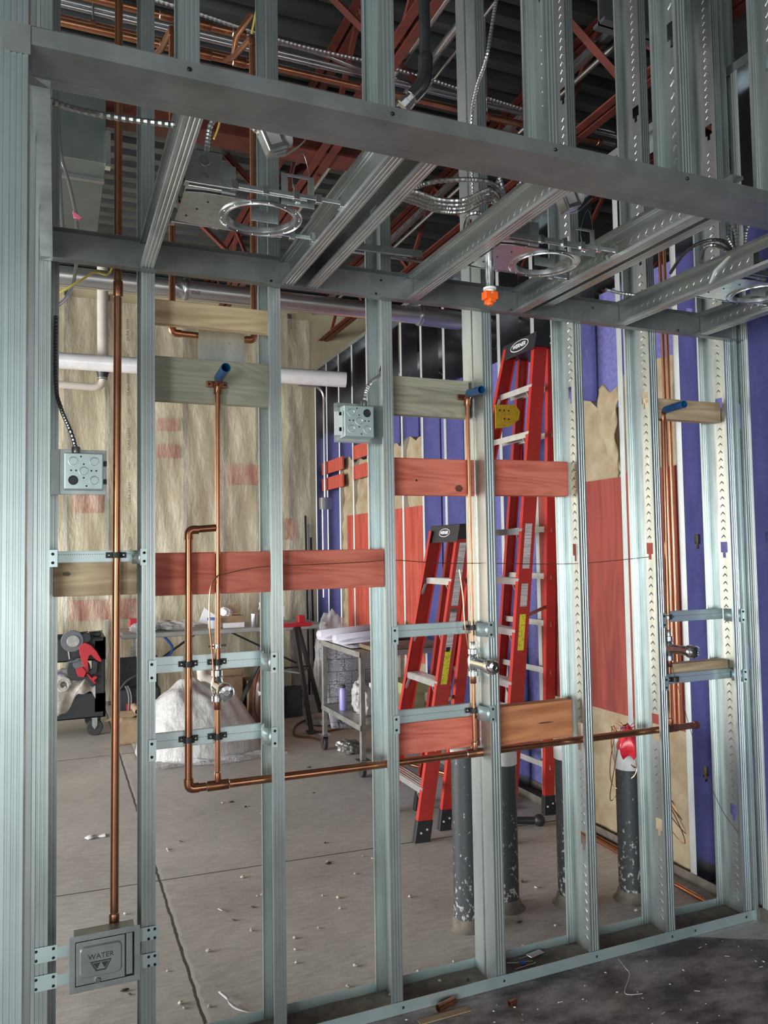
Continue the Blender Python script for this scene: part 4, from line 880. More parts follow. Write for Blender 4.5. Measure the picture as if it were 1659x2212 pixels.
# ------------------------------------------------------------------ recessed light frames
def light_frame(cx, cy, z, lab, x0_, x1_, k=0):
    t = thing('light_frame', lab, 'light fixture frame', (cx, cy, z), group='recessed light frames')
    r0, r1 = .088, .100; n = 48; V = []; 
    for i in range(n):
        a = 2*PI*i/n; V.append((cx+r0*math.cos(a), cy+r0*math.sin(a), z))
    for i in range(n):
        a = 2*PI*i/n; c_, s_ = math.cos(a), math.sin(a)
        if c_ < -.35:
            sc2 = min(.215/abs(c_), .098/max(abs(s_), 1e-3)); x, y = max(-.215, c_*sc2), s_*sc2
        else: x, y = r1*1.14*c_, max(-.105, min(.105, r1*1.14*s_))
        V.append((cx+x, cy+y, z))
    m = MB(); m.add(V, [(i, (i+1) % n, (i+1) % n+n, i+n) for i in range(n)]); pl = m.build('mounting_plate', 'galv_bright', t, solid=.0012)
    MB().lathe([(r0, .012), (r0+.001, -.003), (r0+.007, -.004), (r0+.008, .0), (r1+.008, .001), (r1+.011, -.004)], (cx, cy, z), (0, 0, 1), 48, caps=False).build('trim_ring', 'chrome_dull', t, smooth=True, angle=35)
    for i in range(14):
        a = 2*PI*i/14+.2; MB().ball((cx+(r1+.004)*math.cos(a), cy+(r1+.004)*math.sin(a), z-.003), .0020, 4).build('rivet', 'galv', t)
    for i in range(3): MB().lathe([(.003, 0), (.003, -.001)], (cx-.15-.02*i, cy-.05+.05*i, z-.001), (0, 0, 1), 8).build('punched_hole', 'dark_gap', t)
    for yb, sg in ((cy-.135, 0), (cy+.115, 1)):
        hb = MB().bar((x0_, yb, z+.012), (x1_-.10, yb, z+.012), .005, .018).bar((x0_+.13, yb-.005, z+.013), (x1_, yb-.005, z+.013), .004, .012).build('hanger_bar', 'galv_bright', t, bevel=.001)
        for x in (x0_+.005, x1_-.005): MB().box((x-.008, yb-.014, z-.002), (x+.004, yb+.012, z+.028)).build('end_clip', 'chrome_dull', hb, bevel=.001)
        for x in (x0_+.12, x0_+.20, x1_-.13, x1_-.07): MB().box((x-.008, yb-.009, z+.001), (x+.008, yb+.004, z+.024)).build('slide_clip', 'chrome_dull', hb, bevel=.001)
    jb = MB().box((cx-.215, cy-.115, z+.004), (cx-.125, cy-.055, z+.10)).build('junction_box', 'galv_bright', t, bevel=.002)
    for zz in (.030, .074): MB().lathe([(.013, 0), (.0145, -.001), (.013, -.002), (.001, -.002)], (cx-.17, cy-.115, z+zz), (0, 1, 0), 18).build('knockout', 'chrome_dull', jb, smooth=True, angle=30)
    MB().box((cx-.125, cy-.11, z+.003), (cx-.09, cy-.06, z+.075)).build('side_cover', 'galv', t, bevel=.001)
    MB().sheet([(cx-.225, cy-.11, z+.095), (cx-.235, cy-.02, z+.05), (cx-.225, cy+.02, z+.004)], (.012, 0, 0)).build('glare_tab', 'white_plastic', t, solid=.001)
    # U shaped mounting tabs at the ring
    for a, b in (((cx+.03, cy-.105), (.09, .085)), ((cx-.02, cy+.02), (.075, .06))):
        x, y = a; m = MB(); m.box((x, y, z+.0), (x+.018, y+.002, z+b[1])); m.box((x+b[0]-.018, y, z), (x+b[0], y+.002, z+b[1])); m.box((x+.018, y, z), (x+b[0]-.018, y+.002, z+.03)); m.box((x+.018, y, z+b[1]-.008), (x+b[0]-.018, y+.002, z+b[1])); m.build('lamp_tab', 'galv', t, bevel=.0008)
    MB().lathe([(.008, 0), (.008, -.004), (.002, -.006)], (cx+.075, cy-.106, z+.015), (0, 1, 0), 14).build('tab_screw', 'chrome', t, smooth=True, angle=30)
    # socket head hanging on its cable
    s0 = Vector((cx+.00, cy-.13, z+.155)); Ms = frame(s0, (1, 0, .45), (0, 1, 0))
    hd = MB().box((-.028, -.022, -.038), (.028, .022, .038), Ms).build('lamp_socket', 'chrome_dull', t, bevel=.005)
    MB().box((-.018, -.025, -.022), (.012, -.022, .018), Ms).build('socket_label', 'white_plastic', hd)
    MB().lathe([(.024, 0), (.030, .006), (.030, .016), (.022, .02)], Ms @ Vector((.028, 0, 0)), Ms.col[0].xyz, 20).build('socket_rim', 'white_plastic', hd, smooth=True, angle=40)
    for q, w2 in ((-.045, .05), (.045, .055)):
        m = MB(); m.sheet([Ms @ Vector((-.01, -.012, q)), Ms @ Vector((.02, -.012, q*1.05)), Ms @ Vector((.06, -.012, q*.8)), Ms @ Vector((.085, -.012, q*.55))], (0, .018, 0)); m.build('socket_bracket', 'galv', hd, solid=.0015)
    w_ = smoothpath([(cx+.07, cy-.11, z+.02), (cx+.055, cy-.12, z+.07), (cx+.08, cy-.125, z+.135), (cx+.10, cy-.12, z+.09), (cx+.105, cy-.11, z+.03)]); MB().tube(w_, .0009, 5).build('safety_wire', 'chrome_dull', t)
    flex('whip_cable', '', [(cx-.16, cy-.085, z+.10), (cx-.15, cy-.09, z+.18), (cx-.12, cy-.10, z+.205), (cx-.06, cy-.115, z+.19), (cx-.02, cy-.125, z+.155)], .0065, parent=t)
    flex('supply_cable', '', [(cx-.19, cy-.085, z+.10), (cx-.19, cy-.08, z+.16), (cx-.20, cy-.07, z+.21), (cx-.215, cy-.07, z+.15), (cx-.205, cy-.08, z+.11)], .006, 'flex_armor', parent=t)
    return t
light_frame(.505, 2.035, 2.488, 'recessed light frame with round opening in the left soffit bay', .285, .695)
light_frame(1.425, 2.05, 2.488, 'recessed light frame with round opening left of the second joist bay end', 1.205, 1.600)
light_frame(2.335, 2.03, 2.488, 'recessed light frame with round opening cut by the right picture edge', 2.12, 2.50)
# armoured cables
def zpts(z, *pp): return [atZ(x, y, z+dz) for x, y, dz in pp]
flex('flexible_cable', 'armoured cable sagging from the left corner stud to the first joist', zpts(2.54, (95, 212, 0), (150, 232, 0), (230, 250, 0), (310, 262, 0), (378, 270, 0)), .0072, group='armoured cables')
for i, (dx, dy) in enumerate(((0, 0), (3, 9), (6, 17), (8, 25))):
    flex('flexible_cable', ['top', 'second', 'third', 'lowest'][i]+' armoured cable of the drooping bundle between the joists', zpts(2.60+.012*i, (868, 412+dy*.7, 0), (900, 415+dy, 0), (945, 430+dy, 0), (1000, 432+dy, 0), (1055, 410+dy, 0), (1075+dx, 425+dy, .02)), .0068, group='armoured cable bundle')
flex('flexible_cable', 'armoured cable arching over the drooping bundle', zpts(2.62, (885, 410, 0), (930, 394, 0), (990, 388, 0), (1050, 392, 0), (1082, 412, 0), (1090, 440, 0)), .0072, group='armoured cables')
flex('flexible_cable', 'short armoured loop under the drooping bundle', zpts(2.60, (1002, 500, 0), (1008, 470, 0), (1025, 460, 0), (1048, 465, 0)), .0068, group='armoured cables')
flex('flexible_cable', 'armoured cable peeking out below the raised joist', zpts(2.55, (1308, 625, 0), (1340, 633, 0), (1370, 637, 0)), .006, group='armoured cables')
flex('flexible_cable', 'armoured cable arching over the third light frame', zpts(2.60, (1515, 560, 0), (1522, 535, 0), (1545, 530, 0), (1580, 545, 0)), .007, group='armoured cables')
flex('flexible_cable', 'dark armoured cable arching behind the last soffit joist', zpts(2.60, (1448, 590, 0), (1480, 545, 0), (1520, 522, 0), (1560, 520, 0), (1582, 540, 0)), .006, 'flex_dark', group='armoured cables')
flex('flexible_cable', 'long armoured cable lying along the top conduit', [(-1.0, 3.86, 4.36), (.3, 3.86, 4.33), (1.1, 3.86, 4.27), (1.7, 3.86, 4.27), (2.6, 3.9, 4.24), (3.4, 3.9, 4.20)], .011, group='armoured cables', step=.012)
flex('flexible_cable', 'armoured cable hanging down beside the smooth stud above the beam', [atY(1075, -20, 2.0), atY(1062, 60, 2.0), atY(1050, 130, 2.0), atY(1030, 190, 2.1), atY(1018, 270, 2.2), atY(1022, 450, 2.3)], .0058, group='armoured cables')
for i, pp in enumerate((((118, 60), (124, 240), (132, 335), (150, 400), (165, 475), (166, 560), (155, 620), (132, 655), (95, 668)), ((122, -300), (124, 60), (127, 280), (130, 400), (136, 500), (140, 560)))):
    MB_ = MB().tube(smoothpath([atY(x, y, 3.0) for x, y in pp]), .006, 8); tag(MB_.build('flexible_cable', 'conduit_metal', smooth=True), ['slim grey cable with a pink tag running down beside the left corner stud', 'second slim cable left of the one with the pink tag'][i], 'cable', 'slim grey cables')
for i, pp in enumerate((((556, 10), (548, 50), (540, 90)), ((475, 262), (470, 280), (462, 300)), ((262, -260), (255, 300), (245, 567), (200, 590), (130, 632), (85, 650)))):
    tag(MB().tube(smoothpath([atY(x, y, 2.9) for x, y in pp]), .004, 6).build('yellow_cord', 'yellow_cord'), ['yellow cord hanging at the copper tees', 'yellow cord beside the first light frame cables', 'yellow cord crossing before the aluminium pipe'][i], 'cord', 'yellow cords')
tag(MB().prism([atY(157, 455, 2.99), atY(177, 470, 2.99), atY(172, 474, 2.99), atY(159, 468, 2.99)], (0, .012, 0)).build('marker_tag', 'drywall_pink', center=True), 'small pink tape tag on the slim cable', 'tape')
# sprinkler drop
t = thing('sprinkler_head', 'sprinkler drop with bright orange protective cap below the second light frame', 'sprinkler', (1.255, 2.1, 2.33))
MB().lathe([(.0145, .20), (.0145, .09), (.012, .075), (.012, .062)], (1.255, 2.1, 2.345), (0, 0, 1), 18).build('drop_pipe', 'chrome_dull', t, smooth=True, angle=40)
MB().lathe([(.010, .062), (.021, .060), (.021, .054), (.012, .052), (.016, .040)], (1.255, 2.1, 2.345), (0, 0, 1), 16).build('collar', 'white_plastic', t, smooth=True, angle=40)
m = MB(); m.box((1.233, 2.085, 2.367), (1.277, 2.115, 2.392)); m.box((1.245, 2.08, 2.356), (1.266, 2.12, 2.368)); m.lathe([(.012, 0), (.010, -.008)], (1.255, 2.1, 2.357), (0, 0, 1), 12); m.build('protective_cap', 'orange_plastic', t, bevel=.002)

# ------------------------------------------------------------------ bollard pipes
simple('riser_black', (.028, .031, .034), (.05, .053, .055), .5, 0, (14, 14, 5), 2, .1)
def mk_speck():
    m, nt, b = nodes_of('riser_speckled'); b.inputs['Roughness'].default_value = .5
    n = noise(nt, coords(nt, (1, 1, .8)), 55, 4, .6); n2 = noise(nt, coords(nt, (1, 1, 1)), 7, 3)
    tc = coords(nt); sp = N(nt, 'ShaderNodeSeparateXYZ'); nt.links.new(tc, sp.inputs[0])
    mr = N(nt, 'ShaderNodeMapRange'); nt.links.new(sp.outputs[2], mr.inputs[0]); mr.inputs[1].default_value = 0; mr.inputs[2].default_value = .45; mr.inputs[3].default_value = .14; mr.inputs[4].default_value = 0
    a = N(nt, 'ShaderNodeMath', operation='ADD'); nt.links.new(n.outputs[0], a.inputs[0]); nt.links.new(mr.outputs[0], a.inputs[1])
    r = ramp(nt, [(.0, (.028, .031, .034)), (.66, (.042, .046, .048)), (.70, (.38, .36, .32))]); nt.links.new(a.outputs[0], r.inputs[0]); nt.links.new(r.outputs[0], b.inputs['Base Color'])
mk_speck()
simple('foam_white', (.62, .62, .60), (.54, .54, .52), .6, 0, (10, 10, 10), 2)
def bollard(x, y, ztop, cap, lab, r=.054):
    t = thing('floor_pipe', lab, 'pipe', (x, y, 0), group='black capped pipes rising from the floor')
    MB().lathe([(r+.006, 0), (r+.001, .03), (r, .06), (r, ztop-.002), (r-.003, ztop-.002), (r-.003, ztop-.05), (.001, ztop-.05)], (x, y, 0), (0, 0, 1), 32).build('pipe', 'riser_speckled', t, smooth=True, angle=40)
    MB().lathe([(r*1.5, 0), (r*1.25, .012), (r+.002, .045)], (x, y, 0), (0, 0, 1), 24).build('mortar_collar', 'dust', t, smooth=True)
    if cap: MB().lathe([(r+.001, ztop-cap), (r+.004, ztop-cap+.002), (r+.004, ztop), (r-.004, ztop+.005), (.001, ztop+.006)], (x, y, 0), (0, 0, 1), 32).build('cap', 'foam_white', t, smooth=True, angle=40)
    return t
bollard(1.60, 2.98, .735, .012, 'black floor pipe left of the smooth stud, widest and nearest')
bollard(1.845, 3.06, .712, .085, 'black floor pipe with white cap just right of the smooth stud')
bollard(2.125, 2.98, .722, .085, 'black floor pipe with white cap beside the embossed stud')
bollard(2.40, 2.90, .715, .135, 'black floor pipe with white cap and red bag on top', .056)
t = thing('plastic_bag', 'crumpled red plastic wrap tied on the white cap of the right floor pipe', 'bag', (2.37, 2.86, .715))
simple('red_plastic', (.72, .03, .05), (.55, .02, .035), .3, 0, (30, 30, 30), 2, .4)
rnd = random.Random(3); m = MB()
m.grid(lambda u, v: (2.37+(.045+.012*math.sin(u*25))*math.cos(2*PI*u)*math.sin(.2+v*2.2), 2.86+(.045+.01*math.sin(u*19))*math.sin(2*PI*u)*math.sin(.2+v*2.2), .775-.13*v+.01*math.sin(u*31)), 28, 8); m.build('wrap', 'red_plastic', t, smooth=True)
m = MB()
for i in range(12):
    a = i*.52; m.bar((2.37, 2.86, .765), (2.37+.07*math.cos(a), 2.86+.05*math.sin(a), .775+.02*rnd.random()), .003, .001)
m.build('shredded_end', 'red_plastic', t)
# coil of copper and brown wire
m = MB()
for i in range(9):
    pts = [(2.37, 2.86, .73)]; a0 = i*.35
    for k in range(1, 13):
        f = k/12; pts.append((2.37+.06*math.sin(f*3.1+a0)+(.30 if i > 4 else -.06)*math.sin(PI*f)*(.7+.06*i), 2.88+.05*math.cos(f*5+i), .74-(.10+.055*i)*math.sin(PI*f)+.03*f))
    m.tube(smoothpath(pts, 3), .0022, 5)
tag(m.build('wire_coil', 'copper_wire', smooth=True, center=True), 'loose coils of copper and brown wire around the red wrapped floor pipe', 'wire')
t = thing('tap_fitting', 'small valve with red lever on the white cap of the right floor pipe', 'valve', atY(1350, 1574, 2.9))
a = atY(1338, 1574, 2.86); MB().tube([a, a+Vector((.07, 0, -.004))], .006, 10).build('body', 'chrome_dull', t, smooth=True); MB().bar(a+Vector((.02, 0, .010)), a+Vector((.05, 0, .016)), .006, .004).build('lever', 'red_primer', t)
MB().tube([a+Vector((.04, 0, -.004)), (2.40, 2.9, .72)], .004, 8).build('stem', 'brown_wire', t)

# ------------------------------------------------------------------ step ladders
simple('ladder_red', (.50, .028, .02), (.42, .024, .018), .42, 0, (4, 4, 4), 2)
simple('ladder_alu', (.80, .80, .79), (.68, .68, .67), .32, .8, (8, 8, 8), 2)
simple('sticker_white', (.72, .71, .70), (.45, .45, .45), .6, 0, (10, 10, 260), 1, det=1, lo=.45, hi=.5)
simple('sticker_yellow', (.80, .78, .05), (.55, .5, .05), .6, 0, (60, 60, 80), 1, lo=.5, hi=.6)
simple('bracket_yellow', (.75, .52, .02), (.5, .35, .02), .5, 0, (30, 30, 30), 2)
simple('navy_paint', (.02, .04, .22), None, .4)
simple('paper_white', (.72, .71, .72), None, .7)
def lerp(a, b, t_): return Vector(a)*(1-t_)+Vector(b)*t_
def channel_rail(p, q, wd, dp, th, out, side):
    """C-section rail: web faces 'side' (width wd along 'out'), flanges of depth dp"""
    m = MB(); p, q = Vector(p), Vector(q); o = Vector(out).normalized(); s = Vector(side).normalized()
    prof = [o*(-wd/2)+s*0, o*(wd/2)+s*0, o*(wd/2)-s*dp, o*(wd/2-th)-s*dp, o*(wd/2-th)-s*th, o*(-wd/2+th)-s*th, o*(-wd/2+th)-s*dp, o*(-wd/2)-s*dp]
    return m.prism([p+k for k in prof], q-p)
def ladder(lab, FN, FF, BN, BF, steps, htop, boots=True, big=False):
    """each rail = (foot, top); N near, F far"""
    t = thing('step_ladder', lab, 'ladder', (Vector(FN[0])+Vector(FF[0]))/2)
    out = Vector((1, -.12, 0)); wd = .082
    rails = {}
    for nm, (a, b), w_, sgn in (('front_rail', FN, wd, 1), ('front_rail', FF, wd, -1), ('rear_rail', BN, wd*.75, 1), ('rear_rail', BF, wd*.75, -1)):
        rails[nm+str(sgn)] = channel_rail(a, b, w_, .030, .0035, out, (0, -1*sgn, 0)).build(nm, 'ladder_red', t)
        if boots:
            d = (Vector(b)-Vector(a)).normalized(); a = Vector(a)
            bt = MB(); bt.prism([a+out.normalized()*x+Vector((0, -sgn*y, 0)) for x, y in ((-w_/2-.004, -.034), (w_/2+.004, -.034), (w_/2+.004, .004), (-w_/2-.004, .004))], d*.115)
            bo = bt.build('boot', 'black_plastic', rails[nm+str(sgn)], bevel=.003)
            for k in (-.018, .018): MB().lathe([(.006, 0), (.006, -.003)], a+d*.06+Vector((k, -sgn*.0045, k*.4)), (0, sgn, 0), 10).build('rivet', 'white_plastic', bo)
    for i in range(1, steps+1):
        f = i/(steps+1); a, b = lerp(*FN, f), lerp(*FF, f)
        st = MB().box((-.040, 0, -.003), (.045, 1, .0), frame(a+Vector((0, .004, 0)), (1, 0, 0), b-a) @ Matrix.Scale((b-a).length-.008, 4, (0, 1, 0)))
        M_ = frame(a+Vector((0, .004, 0)), (1, 0, 0), b-a) @ Matrix.Scale((b-a).length-.008, 4, (0, 1, 0))
        st.box((-.043, 0, -.035), (-.040, 1, 0), M_); st.box((.042, 0, -.03), (.045, 1, 0), M_)
        for k in range(4): st.box((-.032+.02*k, 0, 0), (-.026+.02*k, 1, .002), M_)
        so = st.build('step', 'ladder_alu', t)
        for e, s_ in ((a, 1), (b, -1)):
            MB().bar(e+Vector((-.040, s_*.06, -.035)), e+Vector((-.040-.0, s_*.006, -.10)), .003, .016, up=(1, 0, 0)).build('brace', 'ladder_alu', so)
        if big and i % 1 == 0 or i % 2 == 0:
            a2, b2 = lerp(*BN, f), lerp(*BF, f)
            MB().bar(a2, b2, .008, .034).build('rear_brace', 'ladder_alu', t)
    # spreader bars
    f = .42; MB().bar(lerp(*FN, f)+Vector((0, .03, 0)), lerp(*BN, f)+Vector((0, .03, .05)), .004, .02).build('spreader', 'chrome_dull', t)
    # top cap
    a, b = FN[1], FF[1]; c = Vector(b)-Vector(a); L = c.length
    bn = Vector(BN[1])-Vector(FN[1])
    M_ = frame(Vector(a)+Vector((-.06, -.03, -.055)), (1, 0, 0), c)
    w_ = .06+max(.11, bn.x+.06)
    cp = MB()
    cp.prism([M_ @ Vector(v) for v in ((0, 0, 0), (-.012, 0, -.02), (.010, 0, .085), (w_-.01, 0, .095), (w_, 0, .0))], M_.col[1].xyz*(L+.06))
    co = cp.build('top_cap', 'black_plastic', t, bevel=.006)
    ce = M_ @ Vector((-.006, (L+.06)*.5, .045)); Mo = frame(M_ @ Vector((.0005, (L+.06)*.45, .038)), (M_.col[1].xyz)*-1, M_ @ Vector((.022, 0, .105))-M_ @ Vector((0, 0, 0)))
    s = .10 if big else .07
    def oval(rx, ry, z): return [Mo @ Vector((rx*math.cos(2*PI*i/28), ry*math.sin(2*PI*i/28), z)) for i in range(28)]
    for rx, ry, z, mt in ((s, s*.36, .002, 'paper_white'), (s*.93, s*.31, .003, 'black_plastic')):
        m = MB(); m.prism(oval(rx, ry, z), Mo.col[2].xyz*.001); m.build('logo_oval', mt, co)
    text_mesh('WERNER', s*.36, .0006, Mo @ Matrix.Translation((0, 0, .0045)), 'paper_white', co, 'logo_lettering', bold=.001)
    for k in (.03, .075):
        for kk in (.02, .06): MB().lathe([(.005, 0), (.005, -.003)], M_ @ Vector((w_*.35+k, 0, kk)), (0, 1, 0), 8).build('rivet', 'white_plastic', co)
    # stickers on the near rail, facing the viewer
    r_ = rails['front_rail1']; d = (Vector(FN[1])-Vector(FN[0])); u = d.normalized()
    def sticker(f0, f1, w2, mt, nm):
        a_, b_ = lerp(*FN, f0), lerp(*FN, f1); o = out.normalized()
        return MB().prism([a_-o*w2/2+Vector((0, -.0015, 0)), a_+o*w2/2+Vector((0, -.0015, 0)), b_+o*w2/2+Vector((0, -.0015, 0)), b_-o*w2/2+Vector((0, -.0015, 0))], (0, .001, 0)).build(nm, mt, r_)
    if not big:
        sticker(.745, .955, .040, 'sticker_white', 'instruction_sticker'); sticker(.60, .735, .038, 'sticker_white', 'warning_sticker'); sticker(.49, .60, .036, 'sticker_yellow', 'caution_sticker')
        MB().prism([lerp(*FN, .595)+Vector((-.018, -.0025, 0)), lerp(*FN, .595)+Vector((.018, -.0025, 0)), lerp(*FN, .61)+Vector((.018, -.0025, 0)), lerp(*FN, .61)+Vector((-.018, -.0025, 0))], (0, .001, 0)).build('caution_header', 'black_plastic', r_)
        sticker(.722, .735, .038, 'black_plastic', 'warning_header')
    else:
        sticker(.52, .61, .042, 'sticker_white', 'instruction_sticker'); sticker(.445, .49, .04, 'sticker_white', 'warning_sticker'); sticker(.36, .43, .036, 'sticker_yellow', 'caution_sticker')
    # oval badge low on the near rail
    pc = lerp(*FN, .345 if not big else .80); Mb = frame(pc+Vector((0, -.003, 0)), u, Vector((-1, 0, 0)))
    if not big:
        for rx, ry, z, mt in ((.115, .033, 0, 'paper_white'), (.110, .029, -.001, 'navy_paint')):
            m = MB(); m.prism([Mb @ Vector((rx*math.cos(2*PI*i/28), ry*math.sin(2*PI*i/28), 0))+Vector((0, z, 0)) for i in range(28)], (0, -.001, 0)); m.build('badge', mt, r_)
        MB().prism([Mb @ Vector((.098*math.cos(2*PI*i/28)-.01, .021*math.sin(2*PI*i/28)-.002, 0))+Vector((0, -.002, 0)) for i in range(28)], (0, -.001, 0)).build('badge_face', 'paper_white', r_)
        text_mesh('WERNER', .044, .0005, frame(pc+Vector((-.001, -.0065, -.005)), u, Vector((-1, 0, 0))), 'black_plastic', r_, 'badge_lettering', bold=.001)
    return t
ladder('small red fiberglass step ladder folded and leaning, with black top', ((1.835, 3.91, 0), (2.165, 3.96, 1.70)), ((1.86, 4.46, 0), (2.13, 4.27, 1.70)), ((2.03, 4.02, 0), (2.27, 4.00, 1.66)), ((2.05, 4.42, 0), (2.24, 4.27, 1.66)), 5, 1.75)
ladder('tall red fiberglass step ladder leaning on the right wall', ((2.23, 3.68, 0), (2.645, 3.85, 2.83)), ((2.13, 4.55, 0), (2.625, 4.17, 2.83)), ((2.71, 3.985, 0), (2.735, 3.86, 2.83)), ((2.68, 4.60, 0), (2.72, 4.17, 2.83)), 9, 2.9, big=True)
t = [o for o in bpy.data.objects if o.name.startswith('step_ladder')][-1]
a = atY(1070, 893, 3.98); m = MB(); m.prism([(a.x-.03, 3.93, a.z-.10), (a.x+.06, 3.93, a.z-.085), (a.x+.13, 3.93, a.z-.04), (a.x+.14, 3.93, a.z+.01), (a.x+.11, 3.93, a.z+.05), (a.x-.03, 3.93, a.z+.04)], (0, .004, 0)); yb_ = m.build('hinge_bracket', 'bracket_yellow', t)
for i in range(5): MB().lathe([(.006, 0), (.006, -.001)], (a.x+.0+.03*(i % 3)+(.03 if i > 2 else 0), 3.929, a.z+.01-.05*(i > 2)), (0, 1, 0), 8).build('hole', 'dark_gap', yb_)

# ------------------------------------------------------------------ rolling cart with drawings
def mk_blueprint():
    m, nt, b = nodes_of('blueprint'); b.inputs['Roughness'].default_value = .7; L = nt.links
    v = coords(nt, (1, 1, 1)); 
    br = N(nt, 'ShaderNodeTexBrick'); br.inputs['Scale'].default_value = 7; br.inputs['Mortar Size'].default_value = .018; br.inputs['Row Height'].default_value = .7; br.inputs['Brick Width'].default_value = .9
    mp = coords(nt, (1, 1, 1), (PI/2, 0, 0)); L.new(mp, br.inputs['Vector']); setrgb(br.inputs['Color1'], (1, 1, 1)); setrgb(br.inputs['Color2'], (1, 1, 1)); setrgb(br.inputs['Mortar'], (.15, .15, .15))
    br2 = N(nt, 'ShaderNodeTexBrick'); br2.inputs['Scale'].default_value = 26; br2.inputs['Mortar Size'].default_value = .03; L.new(mp, br2.inputs['Vector']); setrgb(br2.inputs['Color1'], (1, 1, 1)); setrgb(br2.inputs['Color2'], (.75, .75, .75)); setrgb(br2.inputs['Mortar'], (.3, .3, .3))
    n = noise(nt, v, 9, 3); r = ramp(nt, [(.47, (1, 1, 1)), (.5, (0, 0, 0))]); L.new(n.outputs[0], r.inputs[0])
    n5 = noise(nt, coords(nt, (60, 60, 160)), 1, 2); r5 = ramp(nt, [(.46, (.35, .35, .35)), (.5, (1, 1, 1))]); L.new(n5.outputs[0], r5.inputs[0])
    m1 = N(nt, 'ShaderNodeMix', data_type='RGBA'); L.new(r.outputs[0], m1.inputs[0]); L.new(br2.outputs[0], m1.inputs[6]); L.new(r5.outputs[0], m1.inputs[7])
    m2 = N(nt, 'ShaderNodeMix', data_type='RGBA', blend_type='MULTIPLY'); m2.inputs[0].default_value = .8; L.new(m1.outputs[2], m2.inputs[6]); L.new(br.outputs[0], m2.inputs[7])
    m3 = N(nt, 'ShaderNodeMix', data_type='RGBA', blend_type='MULTIPLY'); m3.inputs[0].default_value = 1; setrgb(m3.inputs[6], (.56, .54, .60)); L.new(m2.outputs[2], m3.inputs[7]); L.new(m3.outputs[2], b.inputs['Base Color'])
mk_blueprint()
simple('cart_steel', (.30, .29, .26), (.42, .41, .38), .45, .6, (8, 8, 8), 2); simple('brown_board', (.16, .10, .06), (.24, .17, .11), .6, 0, (6, 6, 6), 2)
simple('lavender_can', (.32, .30, .62), None, .35); simple('rubber', (.035, .035, .035), None, .7); simple('green_card', (.36, .36, .16), None, .6)
simple('paper_lilac', (.58, .55, .60), (.64, .62, .66), .6, 0, (3, 3, 3), 1)
def caster(t, x, y, ztop, r=.052, ang=0):
    m = MB(); m.box((x-.045, y-.045, ztop-.006), (x+.045, y+.045, ztop)); m.bar((x-.022, y, ztop-.004), (x-.022, y+.02, r), .004, .04); m.bar((x+.022, y, ztop-.004), (x+.022, y+.02, r), .004, .04)
    c = m.build('caster', 'chrome_dull', t)
    MB().lathe([(.001, -.014), (r*.9, -.016), (r, -.01), (r, .01), (r*.9, .016), (.001, .014)], (x, y+.02, r), (1, ang, 0), 24).build('wheel', 'rubber', c, smooth=True, angle=35)
t = thing('rolling_cart', 'steel rolling cart loaded with rolled paper drawings', 'cart', (2.3, 5.6, 0))
cx0, cx1, cy0, cy1 = 1.985, 2.66, 5.18, 6.02
for x in (cx0, cx1):
    for y in (cy0, cy1):
        MB().box((x-.018, y-.018, .125), (x+.018, y+.018, .875)).build('leg', 'cart_steel', t, bevel=.003); caster(t, x, y, .125)
for z, nm in ((.87, 'top_tray'), (.36, 'lower_shelf')):
    m = MB(); m.box((cx0-.02, cy0-.02, z-.004), (cx1+.02, cy1+.02, z)); 
    for a in ((cx0-.022, cy0-.022, cx0-.018, cy1+.022), (cx1+.018, cy0-.022, cx1+.022, cy1+.022), (cx0-.022, cy0-.022, cx1+.022, cy0-.018), (cx0-.022, cy1+.018, cx1+.022, cy1+.022)): m.box((a[0], a[1], z-.035), (a[2], a[3], z+.004))
    m.build(nm, 'cart_steel', t)
tag(MB().box((2.06, 5.17, .875), (2.62, 5.42, .905)).build('wood_board', 'brown_board', bevel=.003, center=True), 'small brown board lying on the near end of the rolling cart', 'board')
def roll(a, b, r, lab, tail=.25):
    a, b = Vector(a), Vector(b); d = b-a; u = Vector((d.y, -d.x, 0)).normalized(); up = Vector((0, 0, 1)); pts = []
    for i in range(22):
        an = -PI/2+i/21*2*PI*1.12; rr = r*(1-.012*i); pts.append(a+u*(-rr*math.cos(an))*1.25+up*(r+rr*math.sin(an)))
    pts = [a+u*tail+up*.004, a+u*tail*.5+up*.001]+pts
    tag(MB().sheet(pts, d).build('rolled_drawing', 'paper_lilac', smooth=True, solid=.002, center=True), lab, 'drawing', 'rolled drawings on the cart')
roll((1.93, 5.98, .885), (2.66, 6.10, .915), .038, 'back roll of curled paper drawings on the rolling cart', .14)
roll((1.97, 5.72, .882), (2.70, 5.84, .905), .032, 'front roll of curled paper drawings on the rolling cart', .16)
tag(MB().grid(lambda u, v: (1.98+.68*u, 5.38+.62*v, .878+.002*math.sin(u*7)), 8, 4).build('flat_drawing', 'blueprint', smooth=True, solid=.002, center=True), 'flat printed sheets spread on the cart in front of the rolls', 'drawing')
q = [atY(690, 1390, 6.09), atY(716, 1574, 6.07), atY(838, 1566, 6.09), atY(840, 1380, 6.12)]
def hang(u, v):
    a = q[0].lerp(q[3], u); b = q[1].lerp(q[2], u); p = a.lerp(b, v); return p+Vector((0, .02*math.sin(PI*v)+.012*math.sin(u*8+v*3), 0))
hs = MB().grid(hang, 20, 20).build('hanging_drawing', 'blueprint', smooth=True, solid=.0015)
tag(hs, 'large printed plan sheet hanging behind the cart frame, marked PG', 'drawing')
p = atY(738, 1560, 6.055); text_mesh('PG', .066, .0006, frame((p.x, 6.058, p.z), (1, .1, .16), (0, 0, 1)), 'print_ink', hs, space=.8)
